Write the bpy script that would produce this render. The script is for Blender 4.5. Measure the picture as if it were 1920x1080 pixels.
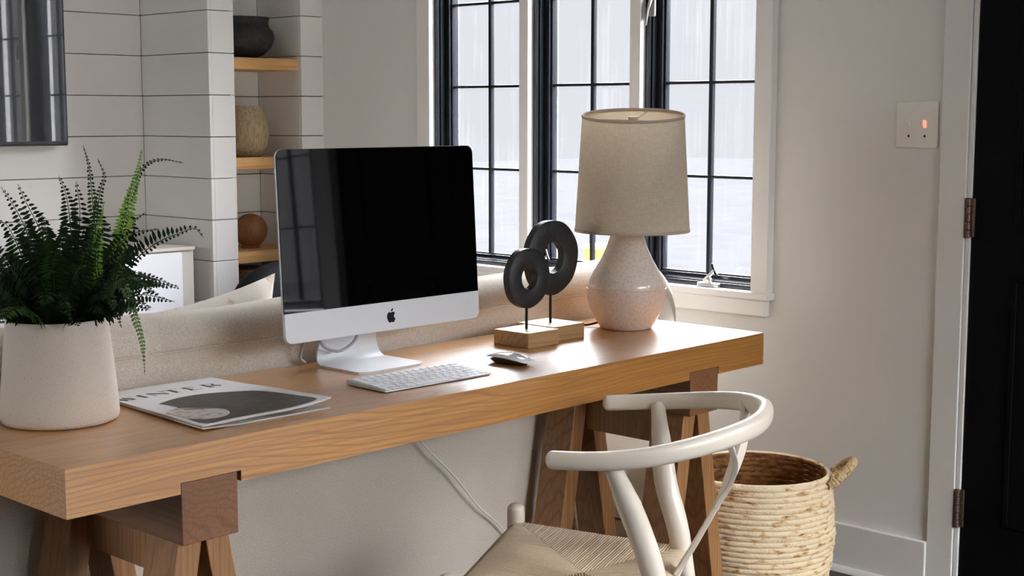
import bpy, bmesh, math, random
from mathutils import Vector, Matrix

random.seed(7)
for o in list(bpy.data.objects):
    bpy.data.objects.remove(o, do_unlink=True)
scene = bpy.context.scene
COL = scene.collection

# ------------------------------------------------------------------ camera
CAM = (-1.0482, -1.8926, 1.2686)
YAW, PITCH, ROLL, FPX = 0.816324, 0.119630, -0.000577, 2672.16
cam_data = bpy.data.cameras.new('camera')
cam_data.sensor_fit = 'HORIZONTAL'
cam_data.sensor_width = 36.0
cam_data.lens = 36.0 * FPX / 1920.0
cam_data.clip_start = 0.02
cam = bpy.data.objects.new('camera', cam_data)
COL.objects.link(cam)
fwd = Vector((math.sin(YAW) * math.cos(PITCH), math.cos(YAW) * math.cos(PITCH), -math.sin(PITCH)))
rgt = Vector((math.cos(YAW), -math.sin(YAW), 0))
dwn = fwd.cross(rgt)
r2 = math.cos(ROLL) * rgt + math.sin(ROLL) * dwn
d2 = -math.sin(ROLL) * rgt + math.cos(ROLL) * dwn
rot = Matrix((r2, -d2, -fwd)).transposed()
cam.matrix_world = Matrix.Translation(CAM) @ rot.to_4x4()
scene.camera = cam

# ------------------------------------------------------------------ view and sky
scene.view_settings.view_transform = 'Standard'
scene.view_settings.look = 'None'
scene.view_settings.gamma = 1.0
scene.view_settings.use_curve_mapping = False
scene.view_settings.exposure = 0.95
scene.cycles.use_denoising = True
scene.cycles.max_bounces = 10
scene.cycles.diffuse_bounces = 6
scene.cycles.transparent_max_bounces = 16
scene.cycles.caustics_reflective = False
scene.cycles.caustics_refractive = False
scene.cycles.sample_clamp_indirect = 6.0

world = bpy.data.worlds.new('overcast_sky')
scene.world = world
world.use_nodes = True
wn, wl = world.node_tree.nodes, world.node_tree.links
wn.clear()
w_out = wn.new('ShaderNodeOutputWorld')
w_bg = wn.new('ShaderNodeBackground')
w_tc = wn.new('ShaderNodeTexCoord')
w_sep = wn.new('ShaderNodeSeparateXYZ')
w_map = wn.new('ShaderNodeMapRange')          # overcast sky: far brighter overhead than at the horizon
w_map.inputs['From Min'].default_value = 0.12
w_map.inputs['From Max'].default_value = 0.5
w_map.inputs['To Min'].default_value = 0.435
w_map.inputs['To Max'].default_value = 27.0
wl.new(w_tc.outputs['Generated'], w_sep.inputs[0])
wl.new(w_sep.outputs['Z'], w_map.inputs['Value'])
wl.new(w_map.outputs[0], w_bg.inputs['Strength'])
w_bg.inputs['Color'].default_value = (0.965, 0.985, 1.05, 1)
wl.new(w_bg.outputs[0], w_out.inputs[0])


def add_fill_light(name, loc, direction, sx, sy, power, color=(1, 0.98, 0.95)):
    """Added fill light just outside an invented window opening, out of view."""
    l = bpy.data.lights.new(name, 'AREA')
    l.shape = 'RECTANGLE'
    l.size, l.size_y = sx, sy
    l.energy = power
    l.color = color
    o = bpy.data.objects.new(name, l)
    o.location = loc
    o.rotation_euler = Vector(direction).to_track_quat('-Z', 'Y').to_euler()
    COL.objects.link(o)
    return o


add_fill_light('fill_light_front', (1.2, -4.46, 1.5), (0, 1, 0), 2.4, 1.7, 22, (0.97, 0.985, 1.0))  # added fill from behind the camera
add_fill_light('fill_light_left', (-3.76, 2.05, 1.6), (1, 0, 0), 1.3, 1.5, 14, (0.97, 0.985, 1.0))  # added fill for the faces turned to the left wall


# ------------------------------------------------------------------ materials
def s2l(c):
    c = c / 255.0
    return c / 12.92 if c <= 0.04045 else ((c + 0.055) / 1.055) ** 2.4


def rgb(r, g, b):
    return (s2l(r), s2l(g), s2l(b), 1.0)


def mat(name, color, rough=0.6, metal=0.0, spec=0.5, noise=None, bump=None, coat=0.0, sheen=0.0, trans=0.0):
    """noise = (scale, second colour, low, high[, stretch]); bump = (scale, strength[, stretch])."""
    m = bpy.data.materials.new(name)
    m.use_nodes = True
    nt = m.node_tree
    N, L = nt.nodes, nt.links
    b = N['Principled BSDF']
    b.inputs['Base Color'].default_value = color
    b.inputs['Roughness'].default_value = rough
    b.inputs['Metallic'].default_value = metal
    b.inputs['Specular IOR Level'].default_value = spec
    b.inputs['Coat Weight'].default_value = coat
    b.inputs['Coat Roughness'].default_value = 0.12
    b.inputs['Sheen Weight'].default_value = sheen
    tc = None
    if noise or bump:
        tc = N.new('ShaderNodeTexCoord')
    if noise:
        sc, c2, lo, hi = noise[:4]
        st = noise[4] if len(noise) > 4 else (1, 1, 1)
        mp = N.new('ShaderNodeMapping')
        mp.inputs['Scale'].default_value = st
        L.new(tc.outputs['Object'], mp.inputs['Vector'])
        n = N.new('ShaderNodeTexNoise')
        n.inputs['Scale'].default_value = sc
        n.inputs['Detail'].default_value = 5
        L.new(mp.outputs[0], n.inputs['Vector'])
        rp = N.new('ShaderNodeValToRGB')
        rp.color_ramp.elements[0].position = lo
        rp.color_ramp.elements[1].position = hi
        rp.color_ramp.elements[0].color = color
        rp.color_ramp.elements[1].color = c2
        L.new(n.outputs['Fac'], rp.inputs[0])
        L.new(rp.outputs[0], b.inputs['Base Color'])
    if bump:
        sc, strength = bump[:2]
        st = bump[2] if len(bump) > 2 else (1, 1, 1)
        mp = N.new('ShaderNodeMapping')
        mp.inputs['Scale'].default_value = st
        L.new(tc.outputs['Object'], mp.inputs['Vector'])
        n = N.new('ShaderNodeTexNoise')
        n.inputs['Scale'].default_value = sc
        n.inputs['Detail'].default_value = 3
        L.new(mp.outputs[0], n.inputs['Vector'])
        bp = N.new('ShaderNodeBump')
        bp.inputs['Strength'].default_value = strength
        bp.inputs['Distance'].default_value = 0.002
        L.new(n.outputs['Fac'], bp.inputs['Height'])
        L.new(bp.outputs[0], b.inputs['Normal'])
    if trans:
        tr = N.new('ShaderNodeBsdfTranslucent')
        tr.inputs['Color'].default_value = color
        mx = N.new('ShaderNodeMixShader')
        mx.inputs[0].default_value = trans
        L.new(b.outputs[0], mx.inputs[1])
        L.new(tr.outputs[0], mx.inputs[2])
        L.new(mx.outputs[0], N['Material Output'].inputs['Surface'])
    return m


def wood(name, light, mid, dark, axis='X', rough=0.42, ring=9.0, coat=0.0, offset=(0, 0, 0), knots=True):
    """Sawn timber: distorted growth rings about the grain axis, fine pores and a few knots."""
    m = bpy.data.materials.new(name)
    m.use_nodes = True
    nt = m.node_tree
    N, L = nt.nodes, nt.links
    b = N['Principled BSDF']
    b.inputs['Coat Weight'].default_value = coat
    b.inputs['Coat Roughness'].default_value = 0.32
    b.inputs['Coat IOR'].default_value = 1.75
    b.inputs['Specular IOR Level'].default_value = 0.6
    tc = N.new('ShaderNodeTexCoord')
    along = {'X': (0.16, 1, 1), 'Y': (1, 0.16, 1), 'Z': (1, 1, 0.16)}[axis]
    mp = N.new('ShaderNodeMapping')
    mp.inputs['Location'].default_value = offset
    mp.inputs['Scale'].default_value = along
    L.new(tc.outputs['Object'], mp.inputs['Vector'])
    n1 = N.new('ShaderNodeTexNoise')
    n1.inputs['Scale'].default_value = 5.0
    n1.inputs['Detail'].default_value = 3
    L.new(mp.outputs[0], n1.inputs['Vector'])
    mixv = N.new('ShaderNodeVectorMath')
    mixv.operation = 'MULTIPLY_ADD'
    L.new(n1.outputs['Color'], mixv.inputs[0])
    mixv.inputs[1].default_value = (0.16, 0.16, 0.16)
    L.new(mp.outputs[0], mixv.inputs[2])
    wv = N.new('ShaderNodeTexWave')
    wv.wave_type = 'RINGS'
    wv.rings_direction = axis
    wv.inputs['Scale'].default_value = ring
    wv.inputs['Distortion'].default_value = 1.6
    wv.inputs['Detail'].default_value = 2.5
    wv.inputs['Detail Scale'].default_value = 1.5
    L.new(mixv.outputs[0], wv.inputs['Vector'])
    rp = N.new('ShaderNodeValToRGB')
    e = rp.color_ramp.elements
    soft = tuple(a * .45 + b * .55 for a, b in zip(light, mid))
    e[0].position, e[0].color = 0.0, soft
    e[1].position, e[1].color = 1.0, light
    x = e.new(0.28)
    x.color = light
    L.new(wv.outputs['Fac'], rp.inputs[0])
    # fibres
    fine = {'X': (3, 160, 160), 'Y': (160, 3, 160), 'Z': (160, 160, 3)}[axis]
    mp2 = N.new('ShaderNodeMapping')
    mp2.inputs['Scale'].default_value = fine
    L.new(tc.outputs['Object'], mp2.inputs['Vector'])
    n2 = N.new('ShaderNodeTexNoise')
    n2.inputs['Scale'].default_value = 1.0
    n2.inputs['Detail'].default_value = 4
    L.new(mp2.outputs[0], n2.inputs['Vector'])
    r2_ = N.new('ShaderNodeMapRange')
    r2_.inputs['From Min'].default_value = 0.35
    r2_.inputs['From Max'].default_value = 0.75
    r2_.inputs['To Max'].default_value = 0.7
    L.new(n2.outputs['Fac'], r2_.inputs['Value'])
    mx = N.new('ShaderNodeMix')
    mx.data_type = 'RGBA'
    L.new(r2_.outputs[0], mx.inputs['Factor'])
    L.new(rp.outputs[0], mx.inputs['A'])
    mx.inputs['B'].default_value = mid
    last = mx.outputs['Result']
    # broad tone patches
    n3 = N.new('ShaderNodeTexNoise')
    n3.inputs['Scale'].default_value = 3.2
    n3.inputs['Detail'].default_value = 2
    L.new(mp.outputs[0], n3.inputs['Vector'])
    r3 = N.new('ShaderNodeMapRange')
    r3.inputs['From Min'].default_value = 0.5
    r3.inputs['From Max'].default_value = 0.78
    r3.inputs['To Max'].default_value = 0.8
    L.new(n3.outputs['Fac'], r3.inputs['Value'])
    mx3 = N.new('ShaderNodeMix')
    mx3.data_type = 'RGBA'
    L.new(r3.outputs[0], mx3.inputs['Factor'])
    L.new(last, mx3.inputs['A'])
    mx3.inputs['B'].default_value = mid
    last = mx3.outputs['Result']
    if knots:
        vo = N.new('ShaderNodeTexVoronoi')
        vo.inputs['Scale'].default_value = 3.3
        L.new(mixv.outputs[0], vo.inputs['Vector'])
        r4 = N.new('ShaderNodeMapRange')
        r4.inputs['From Min'].default_value = 0.13
        r4.inputs['From Max'].default_value = 0.03
        r4.inputs['To Max'].default_value = 0.85
        L.new(vo.outputs['Distance'], r4.inputs['Value'])
        mx4 = N.new('ShaderNodeMix')
        mx4.data_type = 'RGBA'
        L.new(r4.outputs[0], mx4.inputs['Factor'])
        L.new(last, mx4.inputs['A'])
        mx4.inputs['B'].default_value = dark
        last = mx4.outputs['Result']
    L.new(last, b.inputs['Base Color'])
    b.inputs['Roughness'].default_value = rough
    bp = N.new('ShaderNodeBump')
    bp.inputs['Strength'].default_value = 0.12
    bp.inputs['Distance'].default_value = 0.002
    L.new(n2.outputs['Fac'], bp.inputs['Height'])
    L.new(bp.outputs[0], b.inputs['Normal'])
    return m


def glass_mat():
    """Thin pane with faint vertical streaks of condensation."""
    m = bpy.data.materials.new('window_glass')
    m.use_nodes = True
    N, L = m.node_tree.nodes, m.node_tree.links
    N.remove(N['Principled BSDF'])
    tr = N.new('ShaderNodeBsdfTransparent')
    gl = N.new('ShaderNodeBsdfGlossy')
    gl.inputs['Roughness'].default_value = 0.02
    df = N.new('ShaderNodeBsdfTranslucent')
    df.inputs['Color'].default_value = (0.10, 0.10, 0.11, 1)
    tc = N.new('ShaderNodeTexCoord')
    mp = N.new('ShaderNodeMapping')
    mp.inputs['Scale'].default_value = (1, 75, 3.0)
    L.new(tc.outputs['Object'], mp.inputs['Vector'])
    n = N.new('ShaderNodeTexNoise')
    n.inputs['Scale'].default_value = 1.0
    n.inputs['Detail'].default_value = 3
    L.new(mp.outputs[0], n.inputs['Vector'])
    mp2 = N.new('ShaderNodeMapping')
    mp2.inputs['Scale'].default_value = (1, 4, 4)
    L.new(tc.outputs['Object'], mp2.inputs['Vector'])
    n2 = N.new('ShaderNodeTexNoise')
    n2.inputs['Scale'].default_value = 1.0
    L.new(mp2.outputs[0], n2.inputs['Vector'])
    mu = N.new('ShaderNodeMath')
    mu.operation = 'MULTIPLY'
    L.new(n.outputs['Fac'], mu.inputs[0])
    L.new(n2.outputs['Fac'], mu.inputs[1])
    mr = N.new('ShaderNodeMapRange')
    mr.inputs['From Min'].default_value = 0.27
    mr.inputs['From Max'].default_value = 0.42
    mr.inputs['To Min'].default_value = 0.02
    mr.inputs['To Max'].default_value = 0.13
    L.new(mu.outputs[0], mr.inputs['Value'])
    m1 = N.new('ShaderNodeMixShader')
    L.new(mr.outputs[0], m1.inputs[0])
    L.new(tr.outputs[0], m1.inputs[1])
    L.new(df.outputs[0], m1.inputs[2])
    m2 = N.new('ShaderNodeMixShader')
    m2.inputs[0].default_value = 0.04
    L.new(m1.outputs[0], m2.inputs[1])
    L.new(gl.outputs[0], m2.inputs[2])
    L.new(m2.outputs[0], N['Material Output'].inputs['Surface'])
    return m


def fabric_mat(name, c1, c2, scale=420, rough=0.95, bump=0.5, trans=0.0, stretch=(1, 1, 1)):
    m = mat(name, c1, rough, spec=0.15, noise=(scale, c2, 0.35, 0.65, stretch), bump=(scale, bump, stretch), sheen=0.15, trans=trans)
    return m


def linen_shade_mat():
    m = bpy.data.materials.new('linen_shade')
    m.use_nodes = True
    N, L = m.node_tree.nodes, m.node_tree.links
    b = N['Principled BSDF']
    b.inputs['Roughness'].default_value = 0.95
    b.inputs['Specular IOR Level'].default_value = 0.1
    tc = N.new('ShaderNodeTexCoord')
    outs = []
    for st in ((900, 900, 40), (50, 50, 1000)):
        mp = N.new('ShaderNodeMapping')
        mp.inputs['Scale'].default_value = st
        L.new(tc.outputs['Object'], mp.inputs['Vector'])
        n = N.new('ShaderNodeTexNoise')
        n.inputs['Scale'].default_value = 1
        n.inputs['Detail'].default_value = 2
        L.new(mp.outputs[0], n.inputs['Vector'])
        outs.append(n)
    ad = N.new('ShaderNodeMath')
    ad.operation = 'MULTIPLY'
    L.new(outs[0].outputs['Fac'], ad.inputs[0])
    L.new(outs[1].outputs['Fac'], ad.inputs[1])
    rp = N.new('ShaderNodeValToRGB')
    rp.color_ramp.elements[0].position = 0.16
    rp.color_ramp.elements[1].position = 0.36
    rp.color_ramp.elements[0].color = rgb(222, 213, 197)
    rp.color_ramp.elements[1].color = rgb(240, 233, 220)
    L.new(ad.outputs[0], rp.inputs[0])
    L.new(rp.outputs[0], b.inputs['Base Color'])
    tr = N.new('ShaderNodeBsdfTranslucent')
    L.new(rp.outputs[0], tr.inputs['Color'])
    mx = N.new('ShaderNodeMixShader')
    mx.inputs[0].default_value = 0.5
    L.new(b.outputs[0], mx.inputs[1])
    L.new(tr.outputs[0], mx.inputs[2])
    L.new(mx.outputs[0], N['Material Output'].inputs['Surface'])
    return m


def straw_mat():
    m = bpy.data.materials.new('straw_rope')
    m.use_nodes = True
    N, L = m.node_tree.nodes, m.node_tree.links
    b = N['Principled BSDF']
    b.inputs['Roughness'].default_value = 0.85
    b.inputs['Specular IOR Level'].default_value = 0.2
    tc = N.new('ShaderNodeTexCoord')
    mp = N.new('ShaderNodeMapping')
    mp.inputs['Scale'].default_value = (30, 30, 95)
    L.new(tc.outputs['Object'], mp.inputs['Vector'])
    n = N.new('ShaderNodeTexNoise')
    n.inputs['Scale'].default_value = 1
    n.inputs['Detail'].default_value = 4
    L.new(mp.outputs[0], n.inputs['Vector'])
    rp = N.new('ShaderNodeValToRGB')
    e = rp.color_ramp.elements
    e[0].position, e[0].color = 0.27, rgb(110, 66, 32)
    e[1].position, e[1].color = 0.47, rgb(234, 214, 178)
    x = e.new(0.36)
    x.color = rgb(206, 170, 120)
    L.new(n.outputs['Fac'], rp.inputs[0])
    L.new(rp.outputs[0], b.inputs['Base Color'])
    n2 = N.new('ShaderNodeTexNoise')
    n2.inputs['Scale'].default_value = 160
    L.new(tc.outputs['Object'], n2.inputs['Vector'])
    bp = N.new('ShaderNodeBump')
    bp.inputs['Strength'].default_value = 0.6
    bp.inputs['Distance'].default_value = 0.004
    L.new(n2.outputs['Fac'], bp.inputs['Height'])
    L.new(bp.outputs[0], b.inputs['Normal'])
    return m


M = {}
M['wall'] = mat('wall_paint', rgb(224, 222, 218), 0.85, spec=0.2, bump=(300, 0.05))
M['shiplap'] = mat('shiplap_paint', rgb(229, 228, 225), 0.6, spec=0.3, bump=(120, 0.05))
M['groove'] = mat('shiplap_groove', rgb(70, 62, 54), 0.9)
M['trim_wall'] = mat('wall_coloured_trim', rgb(224, 222, 218), 0.6, spec=0.3, bump=(150, 0.03))
M['trim'] = mat('white_trim_paint', rgb(232, 230, 226), 0.4, bump=(150, 0.03))
M['ceiling'] = mat('ceiling_paint', rgb(235, 233, 230), 0.9, bump=(200, 0.05))
M['floor'] = wood('dark_floor_boards', rgb(34, 27, 22), rgb(24, 18, 14), rgb(12, 9, 8), 'Y', 0.45, 14)
M['black_frame'] = mat('black_window_paint', rgb(20, 22, 30), 0.25, bump=(90, 0.08))
M['black_door'] = mat('black_door_paint', rgb(4, 4, 5), 0.7, spec=0.12, bump=(90, 0.08))
M['hinge'] = mat('aged_hinge_metal', rgb(120, 98, 86), 0.45, 0.7, noise=(220, rgb(60, 44, 40), 0.4, 0.7))
M['glass'] = glass_mat()
M['chrome'] = mat('brushed_nickel', rgb(196, 194, 190), 0.28, 0.9, bump=(200, 0.05))
M['dark_metal'] = mat('dark_crank_metal', rgb(30, 29, 30), 0.35, 0.6, bump=(200, 0.05))
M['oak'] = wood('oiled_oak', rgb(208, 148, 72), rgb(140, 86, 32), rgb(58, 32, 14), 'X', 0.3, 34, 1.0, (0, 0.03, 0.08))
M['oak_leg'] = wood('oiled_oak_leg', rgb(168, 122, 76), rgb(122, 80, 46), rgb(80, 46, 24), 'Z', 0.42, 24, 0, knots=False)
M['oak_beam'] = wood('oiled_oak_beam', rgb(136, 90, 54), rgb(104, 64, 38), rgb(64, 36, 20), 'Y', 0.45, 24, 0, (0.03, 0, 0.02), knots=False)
M['shelf'] = wood('shelf_oak', rgb(222, 176, 116), rgb(186, 134, 78), rgb(110, 66, 30), 'X', 0.5, 9, knots=False)
M['block'] = wood('weathered_block_wood', rgb(186, 152, 106), rgb(142, 110, 72), rgb(84, 60, 36), 'X', 0.4, 18, knots=False)
M['ring'] = mat('charred_black_wood', rgb(19, 20, 22), 0.5, noise=(60, rgb(34, 36, 38), 0.4, 0.7), bump=(90, 0.5))
M['iron'] = mat('black_iron_rod', rgb(18, 17, 17), 0.5, 0.5, bump=(300, 0.1))
M['alu'] = mat('silver_aluminium', rgb(222, 224, 226), 0.42, 0.25, bump=(900, 0.02))
M['alu_back'] = mat('silver_aluminium_back', rgb(196, 198, 200), 0.4, 0.8, bump=(900, 0.02))
M['screen'] = mat('black_screen_glass', rgb(2, 2, 3), 0.03, spec=0.45, bump=(5, 0.0))
M['logo'] = mat('black_emblem', rgb(6, 6, 7), 0.25, bump=(50, 0.0))
M['key'] = mat('white_keycaps', rgb(236, 237, 240), 0.5, bump=(300, 0.03))
M['kbd'] = mat('keyboard_aluminium', rgb(196, 198, 202), 0.4, 0.4, bump=(600, 0.02))
M['mouse'] = mat('white_acrylic', rgb(240, 241, 243), 0.08, coat=1.0, bump=(60, 0.01))
M['mouse_base'] = mat('dark_mouse_base', rgb(34, 32, 32), 0.4, 0.4, bump=(300, 0.03))
M['cord_grey'] = mat('grey_cable', rgb(168, 168, 170), 0.5, bump=(400, 0.05))
M['cord_white'] = mat('white_cable', rgb(226, 222, 214), 0.5, bump=(400, 0.05))
M['cord_black'] = mat('black_cable', rgb(18, 17, 17), 0.5, bump=(400, 0.05))
M['paper'] = mat('white_cover_paper', rgb(238, 238, 240), 0.35, bump=(200, 0.03))
M['pages'] = mat('page_edges', rgb(216, 212, 206), 0.8, noise=(700, rgb(170, 166, 160), 0.4, 0.6, (0.02, 0.02, 1)))
M['ink'] = mat('black_ink', rgb(18, 18, 22), 0.5, bump=(200, 0.02))
M['print_dark'] = mat('printed_dark_photo', rgb(52, 50, 50), 0.4, noise=(45, rgb(84, 80, 78), 0.45, 0.8))
M['print_pale'] = mat('printed_pale_photo', rgb(206, 200, 196), 0.4, noise=(60, rgb(120, 108, 100), 0.5, 0.72))
M['print_tan'] = mat('printed_tan_photo', rgb(164, 134, 96), 0.4, noise=(90, rgb(110, 84, 60), 0.4, 0.7))
M['pot'] = mat('speckled_white_stoneware', rgb(214, 203, 190), 0.75, spec=0.3, noise=(520, rgb(150, 134, 118), 0.62, 0.74), bump=(400, 0.4))
M['soil'] = mat('dark_potting_soil', rgb(34, 26, 20), 0.95, noise=(120, rgb(60, 46, 34), 0.4, 0.7), bump=(150, 1.0))
M['fern'] = mat('fern_green', rgb(30, 52, 20), 0.5, spec=0.3, noise=(30, rgb(56, 84, 32), 0.35, 0.7), trans=0.15)
M['fern_dark'] = mat('fern_dark_green', rgb(16, 30, 14), 0.5, spec=0.25, noise=(30, rgb(34, 54, 22), 0.35, 0.7), trans=0.1)
M['fern_bright'] = mat('fern_young_green', rgb(112, 164, 54), 0.5, spec=0.3, noise=(40, rgb(160, 196, 84), 0.35, 0.7), trans=0.35)
M['fern_pale'] = mat('fern_pale_tip_green', rgb(120, 150, 96), 0.5, spec=0.3, noise=(40, rgb(60, 84, 44), 0.35, 0.7), trans=0.3)
M['lamp_glaze'] = mat('ivory_glaze', rgb(226, 214, 202), 0.18, coat=0.6, noise=(160, rgb(206, 190, 176), 0.45, 0.75))
M['lamp_matte'] = mat('ivory_stoneware', rgb(218, 200, 186), 0.38, coat=0.25, noise=(260, rgb(178, 154, 138), 0.5, 0.78), bump=(260, 0.15))
M['shade'] = linen_shade_mat()
M['shade_trim'] = mat('shade_binding', rgb(190, 172, 154), 0.9, bump=(500, 0.3))
M['shade_in'] = mat('shade_lining', rgb(244, 240, 234), 0.8, trans=0.9, bump=(400, 0.05))
M['sofa'] = fabric_mat('oatmeal_upholstery', rgb(218, 209, 196), rgb(196, 184, 168), 380)
M['pillow'] = mat('floral_cream_cotton', rgb(230, 222, 212), 0.95, spec=0.15, noise=(26, rgb(190, 168, 146), 0.56, 0.68), bump=(300, 0.4))
M['stripe'] = mat('striped_cotton', rgb(222, 222, 220), 0.9, noise=(1, rgb(60, 60, 64), 0.5, 0.54, (6, 6, 130)), bump=(300, 0.2))
M['dark_leather'] = mat('charcoal_upholstery', rgb(11, 11, 13), 0.8, spec=0.2, noise=(60, rgb(18, 18, 21), 0.4, 0.7), bump=(200, 0.3))
M['cabinet'] = mat('white_cabinet_paint', rgb(236, 238, 242), 0.45, bump=(150, 0.03))
M['cabinet_frame'] = mat('grey_white_cabinet_frame', rgb(204, 198, 190), 0.5, bump=(150, 0.03))
M['tv_frame'] = mat('tv_frame_plastic', rgb(44, 42, 46), 0.35, bump=(200, 0.02))
M['tv_screen'] = mat('tv_glass', rgb(4, 4, 5), 0.02, spec=1.0, coat=1.0, bump=(5, 0.0))
M['black_clay'] = mat('black_clay', rgb(20, 20, 22), 0.7, noise=(50, rgb(42, 42, 44), 0.4, 0.7), bump=(70, 0.7))
M['tan_clay'] = mat('tan_clay', rgb(182, 164, 134), 0.8, noise=(60, rgb(140, 122, 94), 0.4, 0.7, (3, 3, 0.6)), bump=(70, 0.6, (3, 3, 0.5)))
M['brown_wood'] = wood('turned_brown_wood', rgb(150, 98, 54), rgb(112, 68, 34), rgb(60, 34, 18), 'Z', 0.5, 30, knots=False)
M['rattan'] = mat('dark_rattan', rgb(120, 84, 50), 0.8, noise=(90, rgb(70, 44, 24), 0.4, 0.65, (1, 1, 3)), bump=(120, 1.0))
M['straw'] = straw_mat()
M['straw_shaded'] = mat('shaded_straw_inside', rgb(150, 106, 66), 0.9, spec=0.2, noise=(1, rgb(104, 68, 38), 0.42, 0.6, (40, 40, 110)), bump=(160, 0.6))  # same straw as outside, browned to paint in the inner shade
M['straw_wrap'] = mat('straw_handle_wrap', rgb(206, 178, 132), 0.85, noise=(120, rgb(120, 80, 40), 0.5, 0.7), bump=(160, 0.6))
M['chair_paint'] = mat('cream_lacquer', rgb(232, 221, 204), 0.35, coat=0.3, bump=(140, 0.03))
M['papercord'] = mat('natural_paper_cord', rgb(226, 206, 178), 0.85, noise=(500, rgb(206, 184, 154), 0.4, 0.7), bump=(300, 0.2))
M['plate'] = mat('ivory_switch_plastic', rgb(226, 222, 214), 0.35, bump=(300, 0.02))
M['screw'] = mat('dark_screw_head', rgb(34, 28, 26), 0.4, 0.5, bump=(300, 0.05))
M['yellow'] = mat('yellow_plastic', rgb(226, 220, 18), 0.5, bump=(120, 0.05))
M['paving'] = mat('pale_paving', rgb(38, 38, 39), 1.0, spec=0.0, noise=(2, rgb(41, 41, 41), 0.4, 0.7), bump=(20, 0.1))
_g = bpy.data.materials.new('lit_neon_toggle')     # the small pilot lamp in the switch toggle glows
_g.use_nodes = True
_b = _g.node_tree.nodes['Principled BSDF']
_b.inputs['Base Color'].default_value = rgb(236, 150, 120)
_b.inputs['Roughness'].default_value = 0.3
_b.inputs['Emission Color'].default_value = (1.0, 0.32, 0.2, 1)
_b.inputs['Emission Strength'].default_value = 0.55
M['neon'] = _g


# ------------------------------------------------------------------ mesh helpers
def box(bm, x0, x1, y0, y1, z0, z1, mtx=None, taper=None):
    vs = []
    for z in (z0, z1):
        for (x, y) in ((x0, y0), (x1, y0), (x1, y1), (x0, y1)):
            v = Vector((x, y, z))
            if mtx is not None:
                v = mtx @ v
            vs.append(bm.verts.new(v))
    q = [(3, 2, 1, 0), (4, 5, 6, 7), (0, 1, 5, 4), (1, 2, 6, 5), (2, 3, 7, 6), (3, 0, 4, 7)]
    return [bm.faces.new([vs[i] for i in f]) for f in q]


def hexa(bm, low, high):
    """A block from four lower and four upper corners, each in order."""
    vs = [bm.verts.new(p) for p in list(low) + list(high)]
    q = [(3, 2, 1, 0), (4, 5, 6, 7), (0, 1, 5, 4), (1, 2, 6, 5), (2, 3, 7, 6), (3, 0, 4, 7)]
    for f in q:
        bm.faces.new([vs[i] for i in f])


def lathe(bm, prof, seg=64, c=(0, 0, 0), cap0=True, cap1=True, wob=None):
    rings = []
    for k, (r, z) in enumerate(prof):
        ring = []
        for i in range(seg):
            a = 2 * math.pi * i / seg
            rr = r + (wob(a, k) if wob else 0)
            ring.append(bm.verts.new((c[0] + rr * math.cos(a), c[1] + rr * math.sin(a), c[2] + z)))
        rings.append(ring)
    for a, b in zip(rings, rings[1:]):
        for i in range(seg):
            j = (i + 1) % seg
            bm.faces.new((a[i], a[j], b[j], b[i]))
    if cap0:
        bm.faces.new(rings[0][::-1])
    if cap1:
        bm.faces.new(rings[-1])


def frames(pts, up=Vector((0, 0, 1))):
    P = [Vector(p) for p in pts]
    out = []
    for i, p in enumerate(P):
        t = (P[min(i + 1, len(P) - 1)] - P[max(i - 1, 0)])
        t.normalize()
        s = t.cross(up)
        if s.length < 1e-4:
            s = t.cross(Vector((0, 1, 0)))
        s.normalize()
        n = s.cross(t)
        n.normalize()
        out.append((p, t, s, n))
    return out


def sweep(bm, pts, section, up=Vector((0, 0, 1)), closed=False, scale=None, caps=True, round_ends=0):
    """section: list of (side, normal) offsets; scale: per point factor."""
    fr = frames(pts, up)
    if closed:
        P = [Vector(p) for p in pts]
        n = len(P)
        fr = []
        for i in range(n):
            t = (P[(i + 1) % n] - P[i - 1]).normalized()
            s = t.cross(up).normalized()
            fr.append((P[i], t, s, s.cross(t).normalized()))
    rings = []
    sc = scale or [1.0] * len(fr)
    items = [(p, s, n, k) for (p, t, s, n), k in zip(fr, sc)]
    if round_ends and not closed:
        p, t, s, n = fr[0]
        pre = [(p - t * round_ends * math.sin(a), s, n, sc[0] * math.cos(a)) for a in (1.45, 1.1, 0.7, 0.35)]
        p, t, s, n = fr[-1]
        post = [(p + t * round_ends * math.sin(a), s, n, sc[-1] * math.cos(a)) for a in (0.35, 0.7, 1.1, 1.45)]
        items = pre + items + post
    for p, s, n, k in items:
        rings.append([bm.verts.new(p + s * (a * k) + n * (b * k)) for a, b in section])
    m = len(section)
    rr = rings + [rings[0]] if closed else rings
    for a, b in zip(rr, rr[1:]):
        for i in range(m):
            j = (i + 1) % m
            bm.faces.new((a[i], a[j], b[j], b[i]))
    if caps and not closed:
        bm.faces.new(rings[0][::-1])
        bm.faces.new(rings[-1])


def circ(r, seg=12):
    return [(r * math.cos(2 * math.pi * i / seg), r * math.sin(2 * math.pi * i / seg)) for i in range(seg)]


def sup(a, b, p=3.0, seg=20):
    out = []
    for i in range(seg):
        t = 2 * math.pi * i / seg
        c, s = math.cos(t), math.sin(t)
        out.append((a * math.copysign(abs(c) ** (2 / p), c), b * math.copysign(abs(s) ** (2 / p), s)))
    return out


def spline(pts, n=8):
    """Catmull-Rom through the points."""
    P = [Vector(p) for p in pts]
    P = [P[0] * 2 - P[1]] + P + [P[-1] * 2 - P[-2]]
    out = []
    for i in range(1, len(P) - 2):
        a, b, c, d = P[i - 1:i + 3]
        for k in range(n):
            t = k / n
            out.append(0.5 * ((2 * b) + (c - a) * t + (2 * a - 5 * b + 4 * c - d) * t * t + (3 * b - a - 3 * c + d) * t ** 3))
    out.append(P[-2])
    return out


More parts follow.
